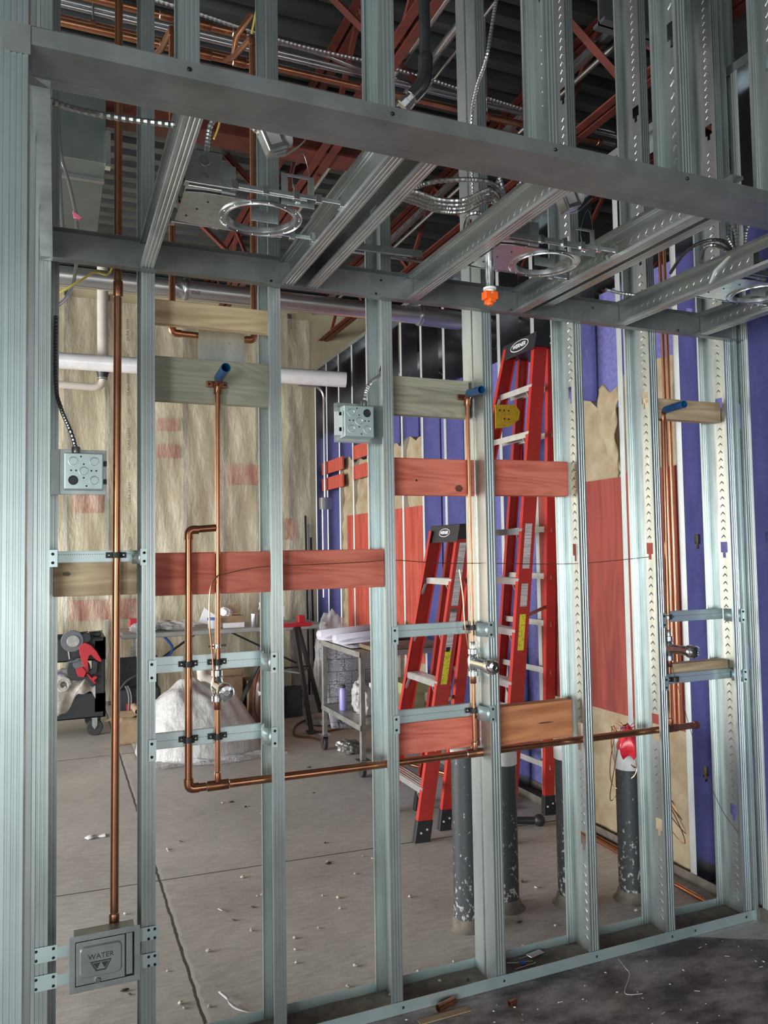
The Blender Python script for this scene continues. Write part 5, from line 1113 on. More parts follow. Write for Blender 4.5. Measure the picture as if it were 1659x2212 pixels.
# items on the lower shelf
def crumple(name, c, s, mat, lab, cat, seed=0, n=22, amp=.22, flat=True, group=None, sub=0):
    rnd = random.Random(seed); ph = [rnd.random()*6 for _ in range(12)]; c = Vector(c)
    def fn(u, v):
        a = 2*PI*u; b = PI*v; x, y, z = math.cos(a)*math.sin(b), math.sin(a)*math.sin(b), math.cos(b)
        k = 1+amp*(math.sin(3*x+ph[0]+2*z)+math.sin(5*y+ph[1]-3*z)+.7*math.sin(9*x+7*y+ph[2])+.6*math.sin(11*z+8*x+ph[3])+.4*math.sin(17*y-13*x+ph[4])+.35*math.sin(23*z+19*y+ph[5]))/2
        p = Vector((x*s[0]*k, y*s[1]*k, z*s[2]*k))
        if flat: p.z = max(p.z, -s[2]*.85)
        return c+p
    o = MB().grid(fn, n*2, n).build(name, mat, smooth=True, center=True, sub=sub); return tag(o, lab, cat, group)
def turned(name, prof, o, mat, lab, cat, parts=(), axis=(0, 0, 1), seg=20, group=None):
    t = thing(name, lab, cat, o, group=group); MB().lathe(prof, o, axis, seg).build('body', mat, t, smooth=True, angle=40)
    for nm, pr, mt in parts: MB().lathe(pr, o, axis, seg).build(nm, mt, t, smooth=True, angle=40)
    return t
crumple('plastic_bag', (2.12, 5.52, .47), (.085, .10, .125), 'plastic_white', 'crumpled white plastic bag on the lower shelf of the rolling cart', 'bag', 3)
turned('spray_can', [(.028, 0), (.029, .01), (.029, .15), (.02, .17)], (2.045, 5.75, .362), 'lavender_can', 'lavender spray can standing on the lower cart shelf', 'can', (('cap', [(.021, .17), (.021, .19), (.002, .192)], 'black_plastic'),))
turned('bottle', [(.030, 0), (.034, .01), (.034, .12), (.016, .14), (.016, .16)], (2.12, 5.62, .398), 'white_plastic', 'white bottle lying on its side on the lower cart shelf', 'bottle', (('cap', [(.018, .16), (.018, .18), (.002, .181)], 'pvc_white'),), axis=(-.1, -1, 0))
turned('bottle', [(.030, 0), (.034, .01), (.034, .12), (.016, .15), (.016, .18)], (2.30, 5.80, .362), 'white_plastic', 'white bottle with dark band behind the bag on the cart shelf', 'bottle', (('label', [(.0345, .04), (.0345, .07)], 'black_plastic'),))
turned('bottle', [(.032, 0), (.036, .01), (.036, .15), (.02, .18), (.02, .21)], (2.26, 5.93, .362), 'brown_board', 'brown bottle at the back of the cart shelf', 'bottle')
tag(MB().box((2.36, 5.32, .52), (2.60, 5.62, .60)).box((2.38, 5.36, .362), (2.56, 5.58, .52)).build('carton', 'green_card', bevel=.003, center=True), 'olive cardboard carton at the near right end of the cart shelf', 'box')
turned('tape_roll', [(.03, 0), (.06, 0), (.062, .01), (.062, .04), (.06, .05), (.03, .05)], (2.24, 5.27, .362), 'white_plastic', 'lower white tape roll at the near edge of the cart shelf', 'tape roll')
turned('tape_roll', [(.02, 0), (.045, 0), (.046, .01), (.046, .035), (.02, .04)], (2.25, 5.28, .413), 'pvc_white', 'small white roll stacked on the lower tape roll', 'tape roll')
turned('wire_coil', [(.16, 0), (.19, .01), (.19, .05), (.16, .055), (.13, .03)], (2.32, 7.0, .002), 'cart_steel', 'flat grey coil on the floor behind the rolling cart', 'coil', seg=36)
m = MB(); m.tube(smoothpath([(2.03, 6.7, .01), (2.2, 6.6, .01), (2.45, 6.75, .012), (2.5, 7.0, .012), (2.3, 7.2, .01), (2.05, 7.0, .01), (1.9, 6.6, .01), (2.0, 6.45, .01), (2.05, 6.3, .01)]), .008, 8)
tag(m.build('power_cord', 'brown_wire', smooth=True, center=True), 'dark brown cord snaking on the floor left of the rolling cart', 'cord')
crumple('plastic_wrap', (2.12, 5.85, .05), (.09, .07, .055), 'cart_steel', 'grey crumpled bundle on the floor below the hanging plan sheet', 'bundle', 9)

# ------------------------------------------------------------------ folding table and what stands on it
simple('table_grey', (.30, .30, .28), (.36, .36, .34), .5, 0, (4, 4, 4), 2); simple('cardboard', (.36, .25, .15), (.28, .19, .11), .8, 0, (8, 8, 8), 2)
simple('maroon_paint', (.085, .035, .028), (.12, .05, .04), .38, .2, (6, 6, 6), 2); simple('tool_red', (.48, .02, .03), None, .35); simple('rag_grey', (.38, .36, .33), (.22, .21, .2), .9, 0, (14, 14, 14), 2, .5, .01)
simple('rag_cream', (.48, .44, .38), (.34, .30, .26), .95, 0, (9, 9, 9), 2, .6, .015); simple('blue_cord', (.03, .10, .38), None, .5); simple('dark_fabric', (.02, .02, .024), (.035, .035, .04), .8, 0, (20, 20, 20), 2)
t = thing('folding_table', 'long grey folding table before the plastic sheet', 'table', (1.5, 8.0, 0))
MB().box((.56, 7.66, .80), (2.55, 8.36, .845)).build('tabletop', 'table_grey', t, bevel=.012)
for x in (.72, 2.35):
    for y in (7.78, 8.24): MB().bar((x, y, .80), (x, y, .0), .03, .03).build('leg', 'cart_steel', t)
    MB().bar((x, 7.78, .12), (x, 8.24, .12), .02, .02).build('stretcher', 'cart_steel', t)
for a, b in (((.74, 8.0, .42), (1.30, 8.0, .79)), ((2.33, 8.0, .42), (1.62, 8.0, .79))): MB().bar(a, b, .02, .02).build('brace', 'black_plastic', t)
ZT_ = .846
tag(MB().box((.66, 8.0, ZT_), (.86, 8.15, ZT_+.11)).build('red_box', 'tool_red', bevel=.005, center=True), 'small red box at the left end of the folding table', 'box')
crumple('rag', (.76, 7.78, ZT_+.04), (.12, .08, .05), 'rag_grey', 'crumpled grey rag in front of the small red box', 'rag', 4)
crumple('rag', (1.10, 7.82, ZT_+.045), (.16, .09, .05), 'plastic_clear', 'crumpled clear bag lying on the table left of the copper loop', 'bag', 5)
crumple('rag', (.98, 7.95, ZT_+.04), (.10, .09, .045), 'rag_grey', 'grey rag beside the clear bag on the folding table', 'rag', 15)
turned('container', [(.05, 0), (.055, .01), (.055, .08), (.06, .085), (.06, .10), (.002, .102)], (1.43, 7.80, ZT_), 'paper_lilac', 'round tub with blue lid on the folding table', 'container', (('lid', [(.061, .085), (.061, .104), (.002, .105)], 'blue_cord'),))
t = thing('open_carton', 'open cardboard carton on the table with tissue sticking out', 'box', (1.62, 7.86, ZT_))
m = MB(); m.box((1.52, 7.76, ZT_), (1.73, 7.97, ZT_+.05)); m.build('base', 'white_plastic', t, bevel=.003)
MB().box((1.50, 7.80, ZT_+.05), (1.73, 7.98, ZT_+.115)).build('carton', 'cardboard', t, bevel=.003)
MB().sheet([(1.50, 7.98, ZT_+.11), (1.50, 8.0, ZT_+.20)], (.23, 0, .02)).build('flap', 'cardboard', t, solid=.003)
crumple('tissue', (1.57, 7.86, ZT_+.15), (.06, .05, .05), 'paper_white', 'white tissue bunched on the open carton', 'tissue', 7)
tag(MB().add([(1.30, 7.9, ZT_+.06), (1.46, 7.85, ZT_+.02), (1.49, 7.86, ZT_+.10), (1.36, 7.92, ZT_+.20)], [(0, 1, 2, 3)]).build('leaflet', 'paper_white', solid=.002, center=True), 'folded white leaflet leaning behind the round tub', 'paper')
turned('metal_can', [(.042, 0), (.044, .004), (.044, .13), (.040, .134), (.002, .13)], (1.83, 7.76, ZT_), 'galv_bright', 'plain metal can between the carton and the spray bottle', 'can')
t = turned('spray_bottle', [(.040, 0), (.044, .01), (.044, .12), (.034, .15), (.016, .17), (.014, .20)], (1.95, 7.84, ZT_), 'plastic_clear', 'clear spray bottle with white trigger on the folding table', 'bottle')
m = MB(); m.box((1.90, 7.83, ZT_+.20), (1.99, 7.85, ZT_+.235)); m.bar((1.905, 7.84, ZT_+.20), (1.895, 7.84, ZT_+.16), .01, .008); m.build('trigger_head', 'white_plastic', t, bevel=.003)
turned('bottle', [(.035, 0), (.035, .12), (.014, .15), (.014, .18)], (2.06, 7.92, ZT_), 'brown_board', 'dark bottle beside the spray bottle', 'bottle')
# blue cord hanging from the table
tag(MB().tube(smoothpath([(.95, 7.72, .80), (1.02, 7.70, .70), (.98, 7.69, .62), (.85, 7.68, .60), (.70, 7.69, .62)]), .012, 8).build('blue_strap', 'blue_cord', smooth=True), 'blue strap hanging under the folding table', 'strap')
# tripod pipe stand
t = thing('tripod_stand', 'black tripod stand with red vise head in front of the table', 'stand', (1.98, 7.0, 0))
hd = (1.98, 7.0, .90)
m = MB(); m.prism([(1.80, 6.94, .90), (2.16, 6.94, .90), (2.20, 7.0, .90), (2.16, 7.1, .90), (1.80, 7.1, .90), (1.76, 7.0, .90)], (0, 0, .035)); m.box((1.86, 6.98, .93), (1.90, 7.06, .99)); m.box((2.06, 6.98, .93), (2.12, 7.06, 1.0)); m.build('vise_head', 'tool_red', t, bevel=.005)
for (fx, fy) in ((1.50, 7.30), (2.36, 7.25), (2.06, 6.62)):
    l = MB().bar((1.98+(fx-1.98)*.25, 7.0+(fy-7.0)*.25, .90), (fx, fy, .01), .032, .032).build('leg', 'black_plastic', t)
    MB().box((fx-.03, fy-.03, 0), (fx+.03, fy+.03, .03)).build('foot', 'rubber', l)
for (a, b) in (((1.80, 7.1, .52), (2.02, 6.82, .50)), ((2.18, 7.1, .50), (2.02, 6.82, .50)), ((1.80, 7.12, .51), (2.18, 7.12, .51))): MB().bar(a, b, .015, .015).build('brace', 'black_plastic', t)
MB().tube(smoothpath([(1.88, 7.0, .90), (1.87, 6.98, .72), (1.89, 6.97, .58), (1.86, 6.96, .50)]), .010, 8).build('chain', 'rubber', t)
tag(MB().box((1.86, 6.985, .995), (1.93, 7.03, 1.10)).build('white_carton', 'paper_white', bevel=.002, center=True), 'small upright white carton on the red vise head', 'box')
# gas cylinder
t = turned('gas_cylinder', [(.07, 0), (.105, .02), (.112, .05), (.112, .40), (.10, .45), (.06, .49), (.02, .51)], (1.74, 7.0, 0), 'maroon_paint', 'maroon gas cylinder standing under the tripod stand', 'gas cylinder', (('valve', [(.014, .50), (.014, .56), (.024, .565), (.024, .585), (.002, .59)], 'chrome_dull'),), seg=28)
MB().lathe([(.11, 0), (.113, .004), (.11, .008)], (1.74, 7.0, .235), (0, 0, 1), 28, caps=False).build('weld_seam', 'maroon_paint', t, smooth=True)
MB().tube(smoothpath([(1.73, 7.0, .55), (1.66, 6.93, .50), (1.62, 6.88, .35), (1.62, 6.87, .18), (1.68, 6.84, .05), (1.80, 6.8, .01)]), .009, 8).build('hose', 'brown_wire', t, smooth=True)
MB().prism([(1.655, 6.925, .36), (1.69, 6.895, .34), (1.665, 6.91, .31)], (0, -.002, 0)).build('tag_label', 'paper_white', t)
for (x0_, y0_, x1_, y1_, h, mt, l, n_) in ((1.35, 7.35, 1.62, 7.60, .50, 'cardboard', 'tall cardboard box behind the gas cylinder', 'cardboard_box'), (1.66, 7.30, 1.95, 7.6, .38, 'cardboard', 'lower cardboard box under the table at the middle', 'cardboard_box'), (1.46, 7.05, 1.58, 7.2, .20, 'tool_red', 'red tool case left of the gas cylinder', 'tool_case'), (2.02, 7.35, 2.20, 7.6, .26, 'dark_fabric', 'dark case behind the tripod legs', 'tool_case')):
    t = thing(n_, l, 'box', ((x0_+x1_)/2, (y0_+y1_)/2, 0)); MB().box((x0_, y0_, 0), (x1_, y1_, h)).build('body', mt, t, bevel=.006)
    if mt == 'cardboard': MB().sheet([(x0_, y0_, h), (x0_-.02, y0_-.05, h-.05)], (x1_-x0_, 0, 0)).build('flap', 'cardboard', t, solid=.003)
    else: MB().box((x0_-.004, y0_-.004, h*.7), (x1_+.004, y1_+.004, h*.74)).build('lid_seam', 'black_plastic', t)
t = thing('pipe_fitting', 'white plastic elbow fittings lying on the plastic heap', 'fitting', (1.28, 7.1, .5))
MB().tube([(1.20, 7.1, .62)]+bend((1.20, 7.1, .58), (1.20, 7.1, .48), (1.34, 7.05, .44), .06)+[(1.34, 7.04, .44)], .05, 18).build('elbow', 'pvc_cream', t, smooth=True); MB().lathe([(.05, 0), (.06, .002), (.06, .05), (.05, .052), (.045, .052), (.045, .01)], (1.32, 7.05, .445), (.95, -.3, -.25), 18).build('socket', 'pvc_cream', t, smooth=True, angle=40)
MB().tube([(1.20, 7.1, .0), (1.20, 7.1, .5)], .045, 14).build('stub', 'pvc_cream', t, smooth=True)
# draped plastic heap
def heap(u, v):
    x = .58+1.03*u; y = 6.05+.9*v
    e = max(0, 1-((x-1.08)/.5)**2-((y-6.5)/.44)**2); h = .55*e**.62*(1.05-.35*(x-.9))
    h += .05*e*(math.sin(x*9+y*7)+math.sin(x*17-y*11))*.6+.02*e*math.sin(x*31+y*23)+.015*abs(math.sin(x*13-y*17))*(1 if e < .1 else .5)
    return (x, y, .006+max(0, h))
t = thing('plastic_heap', 'pile of goods draped with milky plastic sheeting on the floor', 'covered pile', (1.1, 6.55, 0))
MB().grid(heap, 90, 80).build('sheeting', 'plastic_white', t, smooth=True)
MB().grid(lambda u, v: (.66+1.0*u+.02*math.sin(v*14), 5.98+.16*v+.03*math.sin(u*9), .012+.035*abs(math.sin(u*11+v*3))*math.sin(PI*v)), 40, 8).build('loose_edge', 'plastic_clear', t, smooth=True)
m = MB(); m.box((.78, 6.35, 0), (1.30, 6.75, .26)); m.box((.85, 6.4, .26), (1.15, 6.7, .38)); m.build('covered_boxes', 'dark_fabric', t)
crumple('plastic_bag', (2.52, 7.30, .44), (.22, .20, .50), 'plastic_clear', 'big clear plastic sheet bunched up in the back corner', 'plastic sheet', 21, amp=.14)
t = thing('leaning_poles', 'dark slim poles leaning in the far corner', 'poles', (2.55, 8.3, 0))
for i, (dx, ht) in enumerate(((0, 2.0), (.05, 1.9), (.09, 1.75))): MB().bar((2.60+dx*.7, 8.42, .0), (2.63+dx*.7, 8.60, ht), .022, .012).build('pole', 'black_plastic' if i != 1 else 'cart_steel', t)

# ------------------------------------------------------------------ black tool cart with band saw, rags, bags
t = thing('tool_cart', 'black plastic tool cart on wheels at the left', 'cart', (-.1, 7.6, 0))
tx0, tx1, ty0, ty1 = -.62, .405, 7.38, 7.88
def tray(z0, z1, nm):
    m = MB(); m.box((tx0, ty0, z0), (tx1, ty1, z0+.02)); m.box((tx0, ty0, z0), (tx1, ty0+.03, z1)); m.box((tx0, ty1-.03, z0), (tx1, ty1, z1)); m.box((tx0, ty0, z0), (tx0+.03, ty1, z1)); m.box((tx1-.03, ty0, z0), (tx1, ty1, z1)); return m.build(nm, 'black_plastic', t, bevel=.008)
tray(.66, .86, 'upper_tray'); tray(.16, .38, 'lower_tray')
for x in (tx0+.04, tx1-.055):
    for y in (ty0+.045, ty1-.045): MB().box((x-.045, y-.045, .20), (x+.05, y+.045, .84)).build('post', 'black_plastic', t, bevel=.01)
for x in (tx0+.1, tx1-.09):
    for y in (ty0+.05, ty1-.05):
        MB().lathe([(.001, -.018), (.064, -.02), (.07, -.012), (.07, .012), (.064, .02), (.001, .018)], (x, y, .07), (0, 1, 0), 26).build('wheel', 'rubber', t, smooth=True, angle=35)
        MB().prism([(x-.022, y-.026, .16), (x+.022, y-.026, .16), (x+.022, y-.026, .09), (x, y-.026, .055), (x-.022, y-.026, .09)], (0, .003, 0)).build('fork', 'chrome_dull', t)
crumple('drop_cloth', (.10, 7.56, .46), (.24, .16, .11), 'rag_grey', 'grey cloth heaped on the lower tray of the tool cart', 'cloth', 31)
def drape(u, v):
    x = -.02+.34*u; return (x, 7.36-.02*math.sin(u*12)-.03*math.sin(PI*v)+.05*(1-v), .50-(.20+.10*math.sin(u*5+1))*v+.02*math.sin(u*17+v*5))
t2 = thing('drop_cloth', 'cream cloth rolled and hanging over the lower tray edge of the tool cart', 'cloth', (.12, 7.37, .4)); MB().grid(drape, 40, 24).build('hanging_flap', 'rag_cream', t2, smooth=True, solid=.006)
MB().tube(smoothpath([(.06+.055*math.cos(a)*(1-a/26), 7.36, .47+.06*math.sin(a)*(1-a/26)) for a in [i*.7 for i in range(18)]]), .016, 8).build('rolled_part', 'rag_cream', t2, smooth=True)
# portable band saw
def on(x, y, Y=7.33): return atY(x, y, Y)
t = thing('band_saw', 'red and black portable band saw hooked on the tool cart', 'power saw', on(185, 1420))
def disc(cx_, cy_, r, y0, y1, mt, nm, arc=None, par=None, seg=32):
    c_ = on(cx_, cy_); s_ = r/1686*7.35
    pts = [(c_.x+s_*math.cos(a), y0, c_.z+s_*math.sin(a)) for a in ([2*PI*i/seg for i in range(seg)] if not arc else [arc[0]+(arc[1]-arc[0])*i/seg for i in range(seg+1)])]
    return MB().prism(pts, (0, y1-y0, 0)).build(nm, mt, par or t, bevel=.004)
simple('smoke_grey', (.12, .13, .14), None, .4)
g = disc(156, 1384, 21, 7.28, 7.34, 'smoke_grey', 'upper_wheel_guard'); disc(158, 1384, 12, 7.272, 7.28, 'cart_steel', 'upper_wheel_window', par=g)
disc(186, 1378, 9, 7.29, 7.34, 'black_plastic', 'knob'); g = disc(170, 1445, 22, 7.28, 7.34, 'black_plastic', 'lower_wheel_guard'); disc(170, 1432, 11, 7.272, 7.28, 'smoke_grey', 'lower_wheel_window', par=g)
def poly(pp, y0, y1, mt, nm): return MB().prism([(on(x, y).x, y0, on(x, y).z) for x, y in pp], (0, y1-y0, 0)).build(nm, mt, t, bevel=.004)
poly([(170, 1397), (183, 1386), (196, 1392), (208, 1405), (219, 1424), (217, 1428), (208, 1424), (196, 1412), (192, 1414), (189, 1424), (191, 1448), (184, 1452), (178, 1432), (172, 1412)], 7.25, 7.32, 'tool_red', 'body')
poly([(163, 1443), (178, 1438), (186, 1448), (181, 1460), (168, 1458)], 7.23, 7.29, 'tool_red', 'gearbox')
poly([(184, 1454), (190, 1452), (198, 1462), (206, 1457), (210, 1461), (203, 1467), (208, 1474), (202, 1474)], 7.25, 7.31, 'tool_red', 'rear_handle')
poly([(180, 1460), (187, 1456), (206, 1475), (199, 1482)], 7.25, 7.33, 'black_plastic', 'battery')
poly([(202, 1424), (211, 1428), (208, 1452), (196, 1456), (190, 1450), (200, 1440)], 7.26, 7.31, 'black_plastic', 'grip')
poly([(144, 1428), (170, 1422), (172, 1425), (146, 1431)], 7.25, 7.30, 'smoke_grey', 'shoe'); MB().bar(on(147, 1404), on(150, 1424), .01, .002).build('blade', 'chrome_dull', t)
for i in range(3): MB().bar(on(177+i*2, 1400+i), on(184+i*2, 1416+i), .002, .003).build('stripe', 'paper_white', t)
# things on top of the tool cart
for i, (x, l) in enumerate(((.20, 'small dark tool on the tool cart rim beside the saw knob'), (.32, 'second small tool at the right rim of the tool cart'), (-.2, 'small dark tool at the left end of the tool cart top'))):
    t3 = thing('hand_tool', l, 'tool', (x, 7.5, .86)); MB().box((x-.05, 7.44, .862), (x+.05, 7.56, .90)).build('body', 'black_plastic', t3, bevel=.008); MB().tube([(x-.05, 7.45, .905), (x+.06, 7.44, .91)], .007, 8).build('shaft', 'chrome_dull', t3)
# tool bag and box on the floor
t = thing('tool_bag', 'open black tool bag with red pockets and pliers under the table', 'bag', (.66, 7.35, 0))
MB().box((.50, 7.25, .12), (.86, 7.45, .40)).build('body', 'dark_fabric', t, bevel=.02); MB().box((.52, 7.235, .0), (.84, 7.47, .14)).build('base', 'black_plastic', t, bevel=.01)
MB().box((.57, 7.235, .14), (.62, 7.25, .28)).build('pocket', 'tool_red', t, bevel=.004); MB().box((.70, 7.235, .14), (.74, 7.25, .28)).build('pocket', 'tool_red', t, bevel=.004)
for x in (.585, .605): MB().tube(smoothpath([(x, 7.24, .20), (x+.004, 7.235, .33), (x-.01, 7.235, .40), (x-.03, 7.235, .44)]), .008, 8).build('plier_handle', 'chrome_dull', t, smooth=True)
MB().tube(smoothpath([(.52, 7.3, .40), (.58, 7.27, .48), (.68, 7.27, .52), (.80, 7.3, .50)]), .010, 8).build('handle', 'rubber', t, smooth=True)
MB().box((.50, 7.46, .38), (.86, 7.48, .66)).build('lid_panel', 'dark_fabric', t, bevel=.01)
t = thing('paper_sack', 'crumpled brown paper sack with an open cardboard flap on the floor', 'sack', (.57, 7.0, 0))
MB().prism([(.46, 6.92, 0), (.68, 6.92, 0), (.69, 6.94, .14), (.66, 6.98, .20), (.50, 6.98, .22), (.45, 6.95, .14)], (0, .16, 0)).build('sack', 'cardboard', t, bevel=.02); MB().add([(.38, 6.98, .20), (.60, 7.0, .21), (.70, 7.05, .25), (.50, 7.1, .25)], [(0, 1, 2, 3)]).build('flap', 'cardboard', t, solid=.004)
turned('cardboard_tube', [(.028, 0), (.03, .002), (.03, .25), (.028, .252), (.025, .25), (.025, .01)], (.62, 7.1, .28), 'cardboard', 'short cardboard tube end pointing at us above the paper sack', 'tube', axis=(.05, -1, 0))

# ------------------------------------------------------------------ floor by the right wall
for i, (a, b, r, l) in enumerate((((2.70, 3.9, .012), (2.655, 2.70, .012), .011, 'long copper pipe lying along the right wall'), ((2.73, 3.75, .010), (2.70, 3.0, .010), .008, 'thinner copper pipe lying against the wall track'), ((2.50, 4.75, .030), (2.52, 4.15, .016), .014, 'short thick copper pipe with open end under the ladders'),
        ((2.60, 4.9, .014), (2.62, 4.25, .014), .014, 'thick copper pipe beside the tall ladder leg'), ((2.30, 4.55, .070), (2.74, 4.45, .075), .011, 'copper pipe lying crosswise on the others near the tall ladder'), ((2.42, 5.1, .03), (2.57, 4.3, .045), .010, 'thin copper pipe leaning on the pile by the tall ladder'), ((2.35, 5.2, .045), (2.55, 4.7, .045), .012, 'copper pipe at the back of the pile'))):
    a, b = Vector(a), Vector(b); tag(MB().lathe([(r*.8, 0), (r, 0), (r, (b-a).length), (r*.8, (b-a).length), (r*.8, (b-a).length-.03), (.001, (b-a).length-.03)], a, b-a, 14).build('copper_pipe', 'copper', smooth=True, angle=40), l, 'pipe', 'loose copper pipes by the right wall')
t = thing('hand_grinder', 'black hand tool lying on the floor before the copper pipe pile', 'tool', atZ(1140, 1775, 0)); a = atZ(1112, 1772, .03); b = atZ(1165, 1772, .03)
MB().tube([a, b], .020, 12).build('body', 'black_plastic', t, smooth=True); MB().ball(b, .034, 8).build('head', 'black_plastic', t, smooth=True); MB().tube(smoothpath([a, a+Vector((-.08, .05, -.02)), a+Vector((-.12, .15, -.022))]), .006, 6).build('cord', 'black_plastic', t)
MB().tube([atY(1440, 1340, 2.52), atY(1470, 1530, 2.54), atY(1545, 1745, 2.56), atY(1618, 1828, 2.60)], .001, 6)
tag(MB().tube(smoothpath([atY(1452, 1440, 2.56), atY(1478, 1530, 2.53), atY(1512, 1640, 2.54), atY(1560, 1750, 2.55), atY(1606, 1812, 2.60)]), .0012, 6).build('thin_wire', 'brown_wire', smooth=True), 'thin brown wire slanting from the right bracket down to the last stud', 'wire')
tag(MB().tube(smoothpath([(.485, 2.575, 1.51), (.62, 2.57, 1.535), (.80, 2.565, 1.54), (1.0, 2.565, 1.545), (1.10, 2.565, 1.55), (1.30, 2.565, 1.535), (1.5, 2.57, 1.53), (1.9, 2.58, 1.52), (2.28, 2.58, 1.54)]), .0016, 6).build('thin_wire', 'copper_wire', smooth=True), 'thin copper wire strung level across the red boards through several studs', 'wire')
tag(MB().tube(smoothpath([(.485, 2.57, 1.51), (.462, 2.57, 1.47), (.458, 2.57, 1.36), (.468, 2.575, 1.25), (.475, 2.58, 1.13)]), .0028, 6).build('thin_wire', 'copper_wire', smooth=True), 'copper wire drooping beside the thin riser in the pipe loop', 'wire')
tag(MB().tube(smoothpath([atY(992, 1230, 2.57), atY(1000, 1290, 2.57), atY(1004, 1350, 2.57), atY(1012, 1400, 2.58)]), .0026, 6).build('thin_wire', 'copper_wire', smooth=True), 'twisted wire dropping left of the middle riser', 'wire')

# ------------------------------------------------------------------ small things on the floor
simple('foam_crumb', (.62, .58, .45), (.5, .46, .36), .9, 0, (40, 40, 40), 2); simple('dirt_dark', (.05, .04, .03), None, .9)
def place(proto, p, rz, s, label, group):
    c = proto.copy(); COL.objects.link(c); c.location = p; c.rotation_euler = (0, 0, rz); c.scale = (s, s, s); c['label'] = label; c['group'] = group; return c
def chip(name, mat, seed, s, lab, cat, group, p):
    rnd = random.Random(seed); m = MB(); m.ball((0, 0, 0), 1, 5)
    m.v = [Vector((v.x*s[0]*(.7+.6*rnd.random()), v.y*s[1]*(.7+.6*rnd.random()), (v.z+.8)*s[2]*(.8+.4*rnd.random()))) for v in m.v]
    o = m.build(name, mat, smooth=True); o.location = p; return tag(o, lab, cat, group)
G = 'pale crumbs scattered on the concrete'; L_ = 'pale crumb lying loose on the concrete floor beyond the stud wall'
cr = chip('foam_crumb', 'foam_crumb', 1, (.011, .008, .006), L_, 'debris', G, atZ(524, 1896, .001)); 
for i, (x, y) in enumerate(((556, 1936), (566, 1934), (805, 1855), (697, 1935), (730, 1940), (735, 1963), (688, 2005), (768, 2087), (903, 2100), (480, 1735), (565, 1757), (362, 1835), (364, 1839), (362, 2098), (600, 1728), (708, 1862), (767, 1888), (886, 1938), (636, 2027), (638, 2052), (784, 1850), (1158, 1918), (1200, 2000), (1130, 2045), (1375, 1968), (452, 2175), (398, 2178), (390, 2168), (270, 1975), (950, 2120), (842, 2150), (752, 2132), (640, 2080), (980, 2078), (450, 2055), (543, 2010))):
    place(cr, atZ(x, y, .001), i*1.3, .5+.5*((i*37) % 10)/10, L_, G)
G = 'dark leaf bits scattered on the concrete'; L_ = 'dark dry leaf bit lying on the concrete floor'
cr = chip('leaf_bit', 'dirt_dark', 5, (.016, .006, .004), L_, 'debris', G, atZ(710, 1866, .001))
for i, (x, y) in enumerate(((678, 1713), (546, 1960), (530, 1743), (500, 1733), (390, 1818), (1128, 1905), (668, 1658), (505, 1988), (1010, 2118), (270, 2140), (280, 2148), (702, 1821), (1122, 1993))): place(cr, atZ(x, y, .001), i*2.1, .6+.5*((i*53) % 10)/10, L_, G)
G = 'white flecks on the stained slab'; L_ = 'tiny white fleck on the dark stained slab before the floor track'
cr = chip('paint_fleck', 'foam_white', 8, (.0045, .003, .0015), L_, 'debris', G, atZ(1207, 2166, .001)); rnd = random.Random(12)
for i in range(60): place(cr, Vector((.95+1.6*rnd.random(), 2.05+.44*rnd.random(), .001)), i, .4+.9*rnd.random(), L_, G)
def ribbon(lab, pts, w_, mat='foam_white', cat='paper', name='paper_strip'):
    pts = smoothpath(pts, 6); m = MB(); n = len(pts); vs = []
    for i, p in enumerate(pts):
        d = (pts[min(i+1, n-1)]-pts[max(i-1, 0)]).normalized(); s_ = Vector((-d.y, d.x, 0)); ww = w_*(.35+.65*abs(math.sin(i*.25+.5))); vs += [p+s_*ww, p-s_*ww]
    m.add(vs, [(2*i, 2*i+1, 2*i+3, 2*i+2) for i in range(n-1)]); return tag(m.build(name, mat, smooth=True, solid=.0008), lab, cat)
ribbon('curled white paper strip on the floor at the bottom', [atZ(474, 2142, .01), atZ(490, 2155, .02), atZ(495, 2165, .012), atZ(512, 2178, .006), atZ(535, 2186, .012), atZ(550, 2187, .004)], .007)
ribbon('flat torn piece of white paper on the floor right of the left studs', [atZ(186, 1812, .003), atZ(200, 1806, .008), atZ(215, 1806, .003), atZ(229, 1803, .006)], .028)
ribbon('small white paper scrap on the floor before the third stud', [atZ(472, 1962, .004), atZ(480, 1966, .008), atZ(487, 1967, .003)], .006)
tag(MB().box((-.0, -.014, 0), (.19, .014, .0035), frame(atZ(905, 2210, .001), atZ(1092, 2158, .001)-atZ(905, 2210, .001), (0, 1, 0))).build('cardboard_strip', 'cardboard', center=True), 'flat brown cardboard strip lying on the dark slab before the track', 'cardboard')
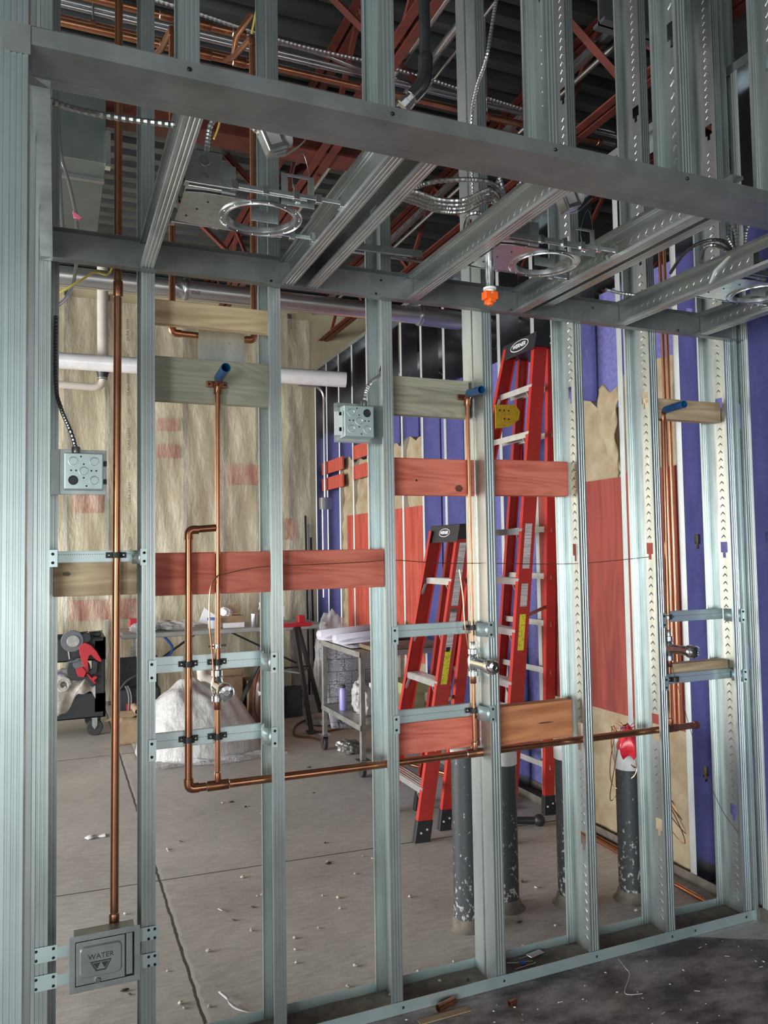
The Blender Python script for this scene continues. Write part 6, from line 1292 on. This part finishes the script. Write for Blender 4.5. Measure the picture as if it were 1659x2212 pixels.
for i, (a, b, r, l) in enumerate(((atZ(946, 2178, .014), atZ(982, 2160, .014), .0125, 'short copper pipe offcut lying in front of the floor track'), (atZ(1100, 2168, .009), atZ(1114, 2162, .009), .009, 'tiny copper ring offcut beside the cardboard strip'), (atZ(1196, 2086, .012), atZ(1206, 2084, .012), .006, 'tiny copper bit lying inside the floor track'))):
    d = b-a; tag(MB().lathe([(r*.86, 0), (r, 0), (r, d.length), (r*.86, d.length), (r*.86, .001)], a, d, 18, caps=False).build('copper_offcut', 'copper', smooth=True, angle=40), l, 'pipe offcut')
for i, (a, b) in enumerate((((1120, 2071), (1166, 2058)), ((1096, 2080), (1120, 2079)), ((1112, 2094), (1156, 2080)), ((1100, 2098), (1160, 2099)), ((1106, 2110), (1140, 2102)), ((1124, 2078), (1150, 2076)))):
    t = thing('loose_bolt', 'loose thin metal rod lying in the floor track right of the smooth stud', 'metal rod', atZ(*a, .008), group='loose rods in the floor track')
    p0, p1 = atZ(*a, .009), atZ(*b, .009); MB().tube([p0, p1], .0016, 8).build('shaft', 'chrome_dull', t); MB().ball(p1, .003, 5).build('head', 'chrome_dull', t)
turned('plastic_ring', [(.007, 0), (.0095, 0), (.0095, .009), (.007, .009)], atZ(1128, 2082, .011), 'blue_cord', 'small bright blue plastic ring among the loose rods', 'ring', axis=(1, .2, .3))
tag(MB().box((0, -.015, 0), (.07, .015, .006), frame(atZ(1142, 2068, .010), (1, .2, 0), (0, 1, 0))).build('metal_clip', 'chrome_dull', bevel=.002, center=True), 'small bent metal clip at the end of the loose rods', 'clip')
tag(MB().tube(smoothpath([atZ(1336, 2072, .004), atZ(1350, 2090, .01), atZ(1360, 2106, .004), (1.86, 2.30, .008), (1.92, 2.28, .003)]), .0012, 6).build('thin_wire', 'foam_white', smooth=True), 'thin pale wire curling on the dark slab before the track', 'wire')
for i, (x, y) in enumerate(((1500, 2140), (1640, 2089), (1510, 2048), (1565, 2065), (1206, 2165), (1430, 2190))):
    a = atZ(x, y, .003); b = a+Vector((.016, -.010+.007*(i % 3), 0)); tag(MB().tube([a, b], .0010, 6).build('loose_nail', 'foam_white'), 'pale nail sized sliver lying on the dark stained slab', 'debris', 'pale slivers on the dark slab')
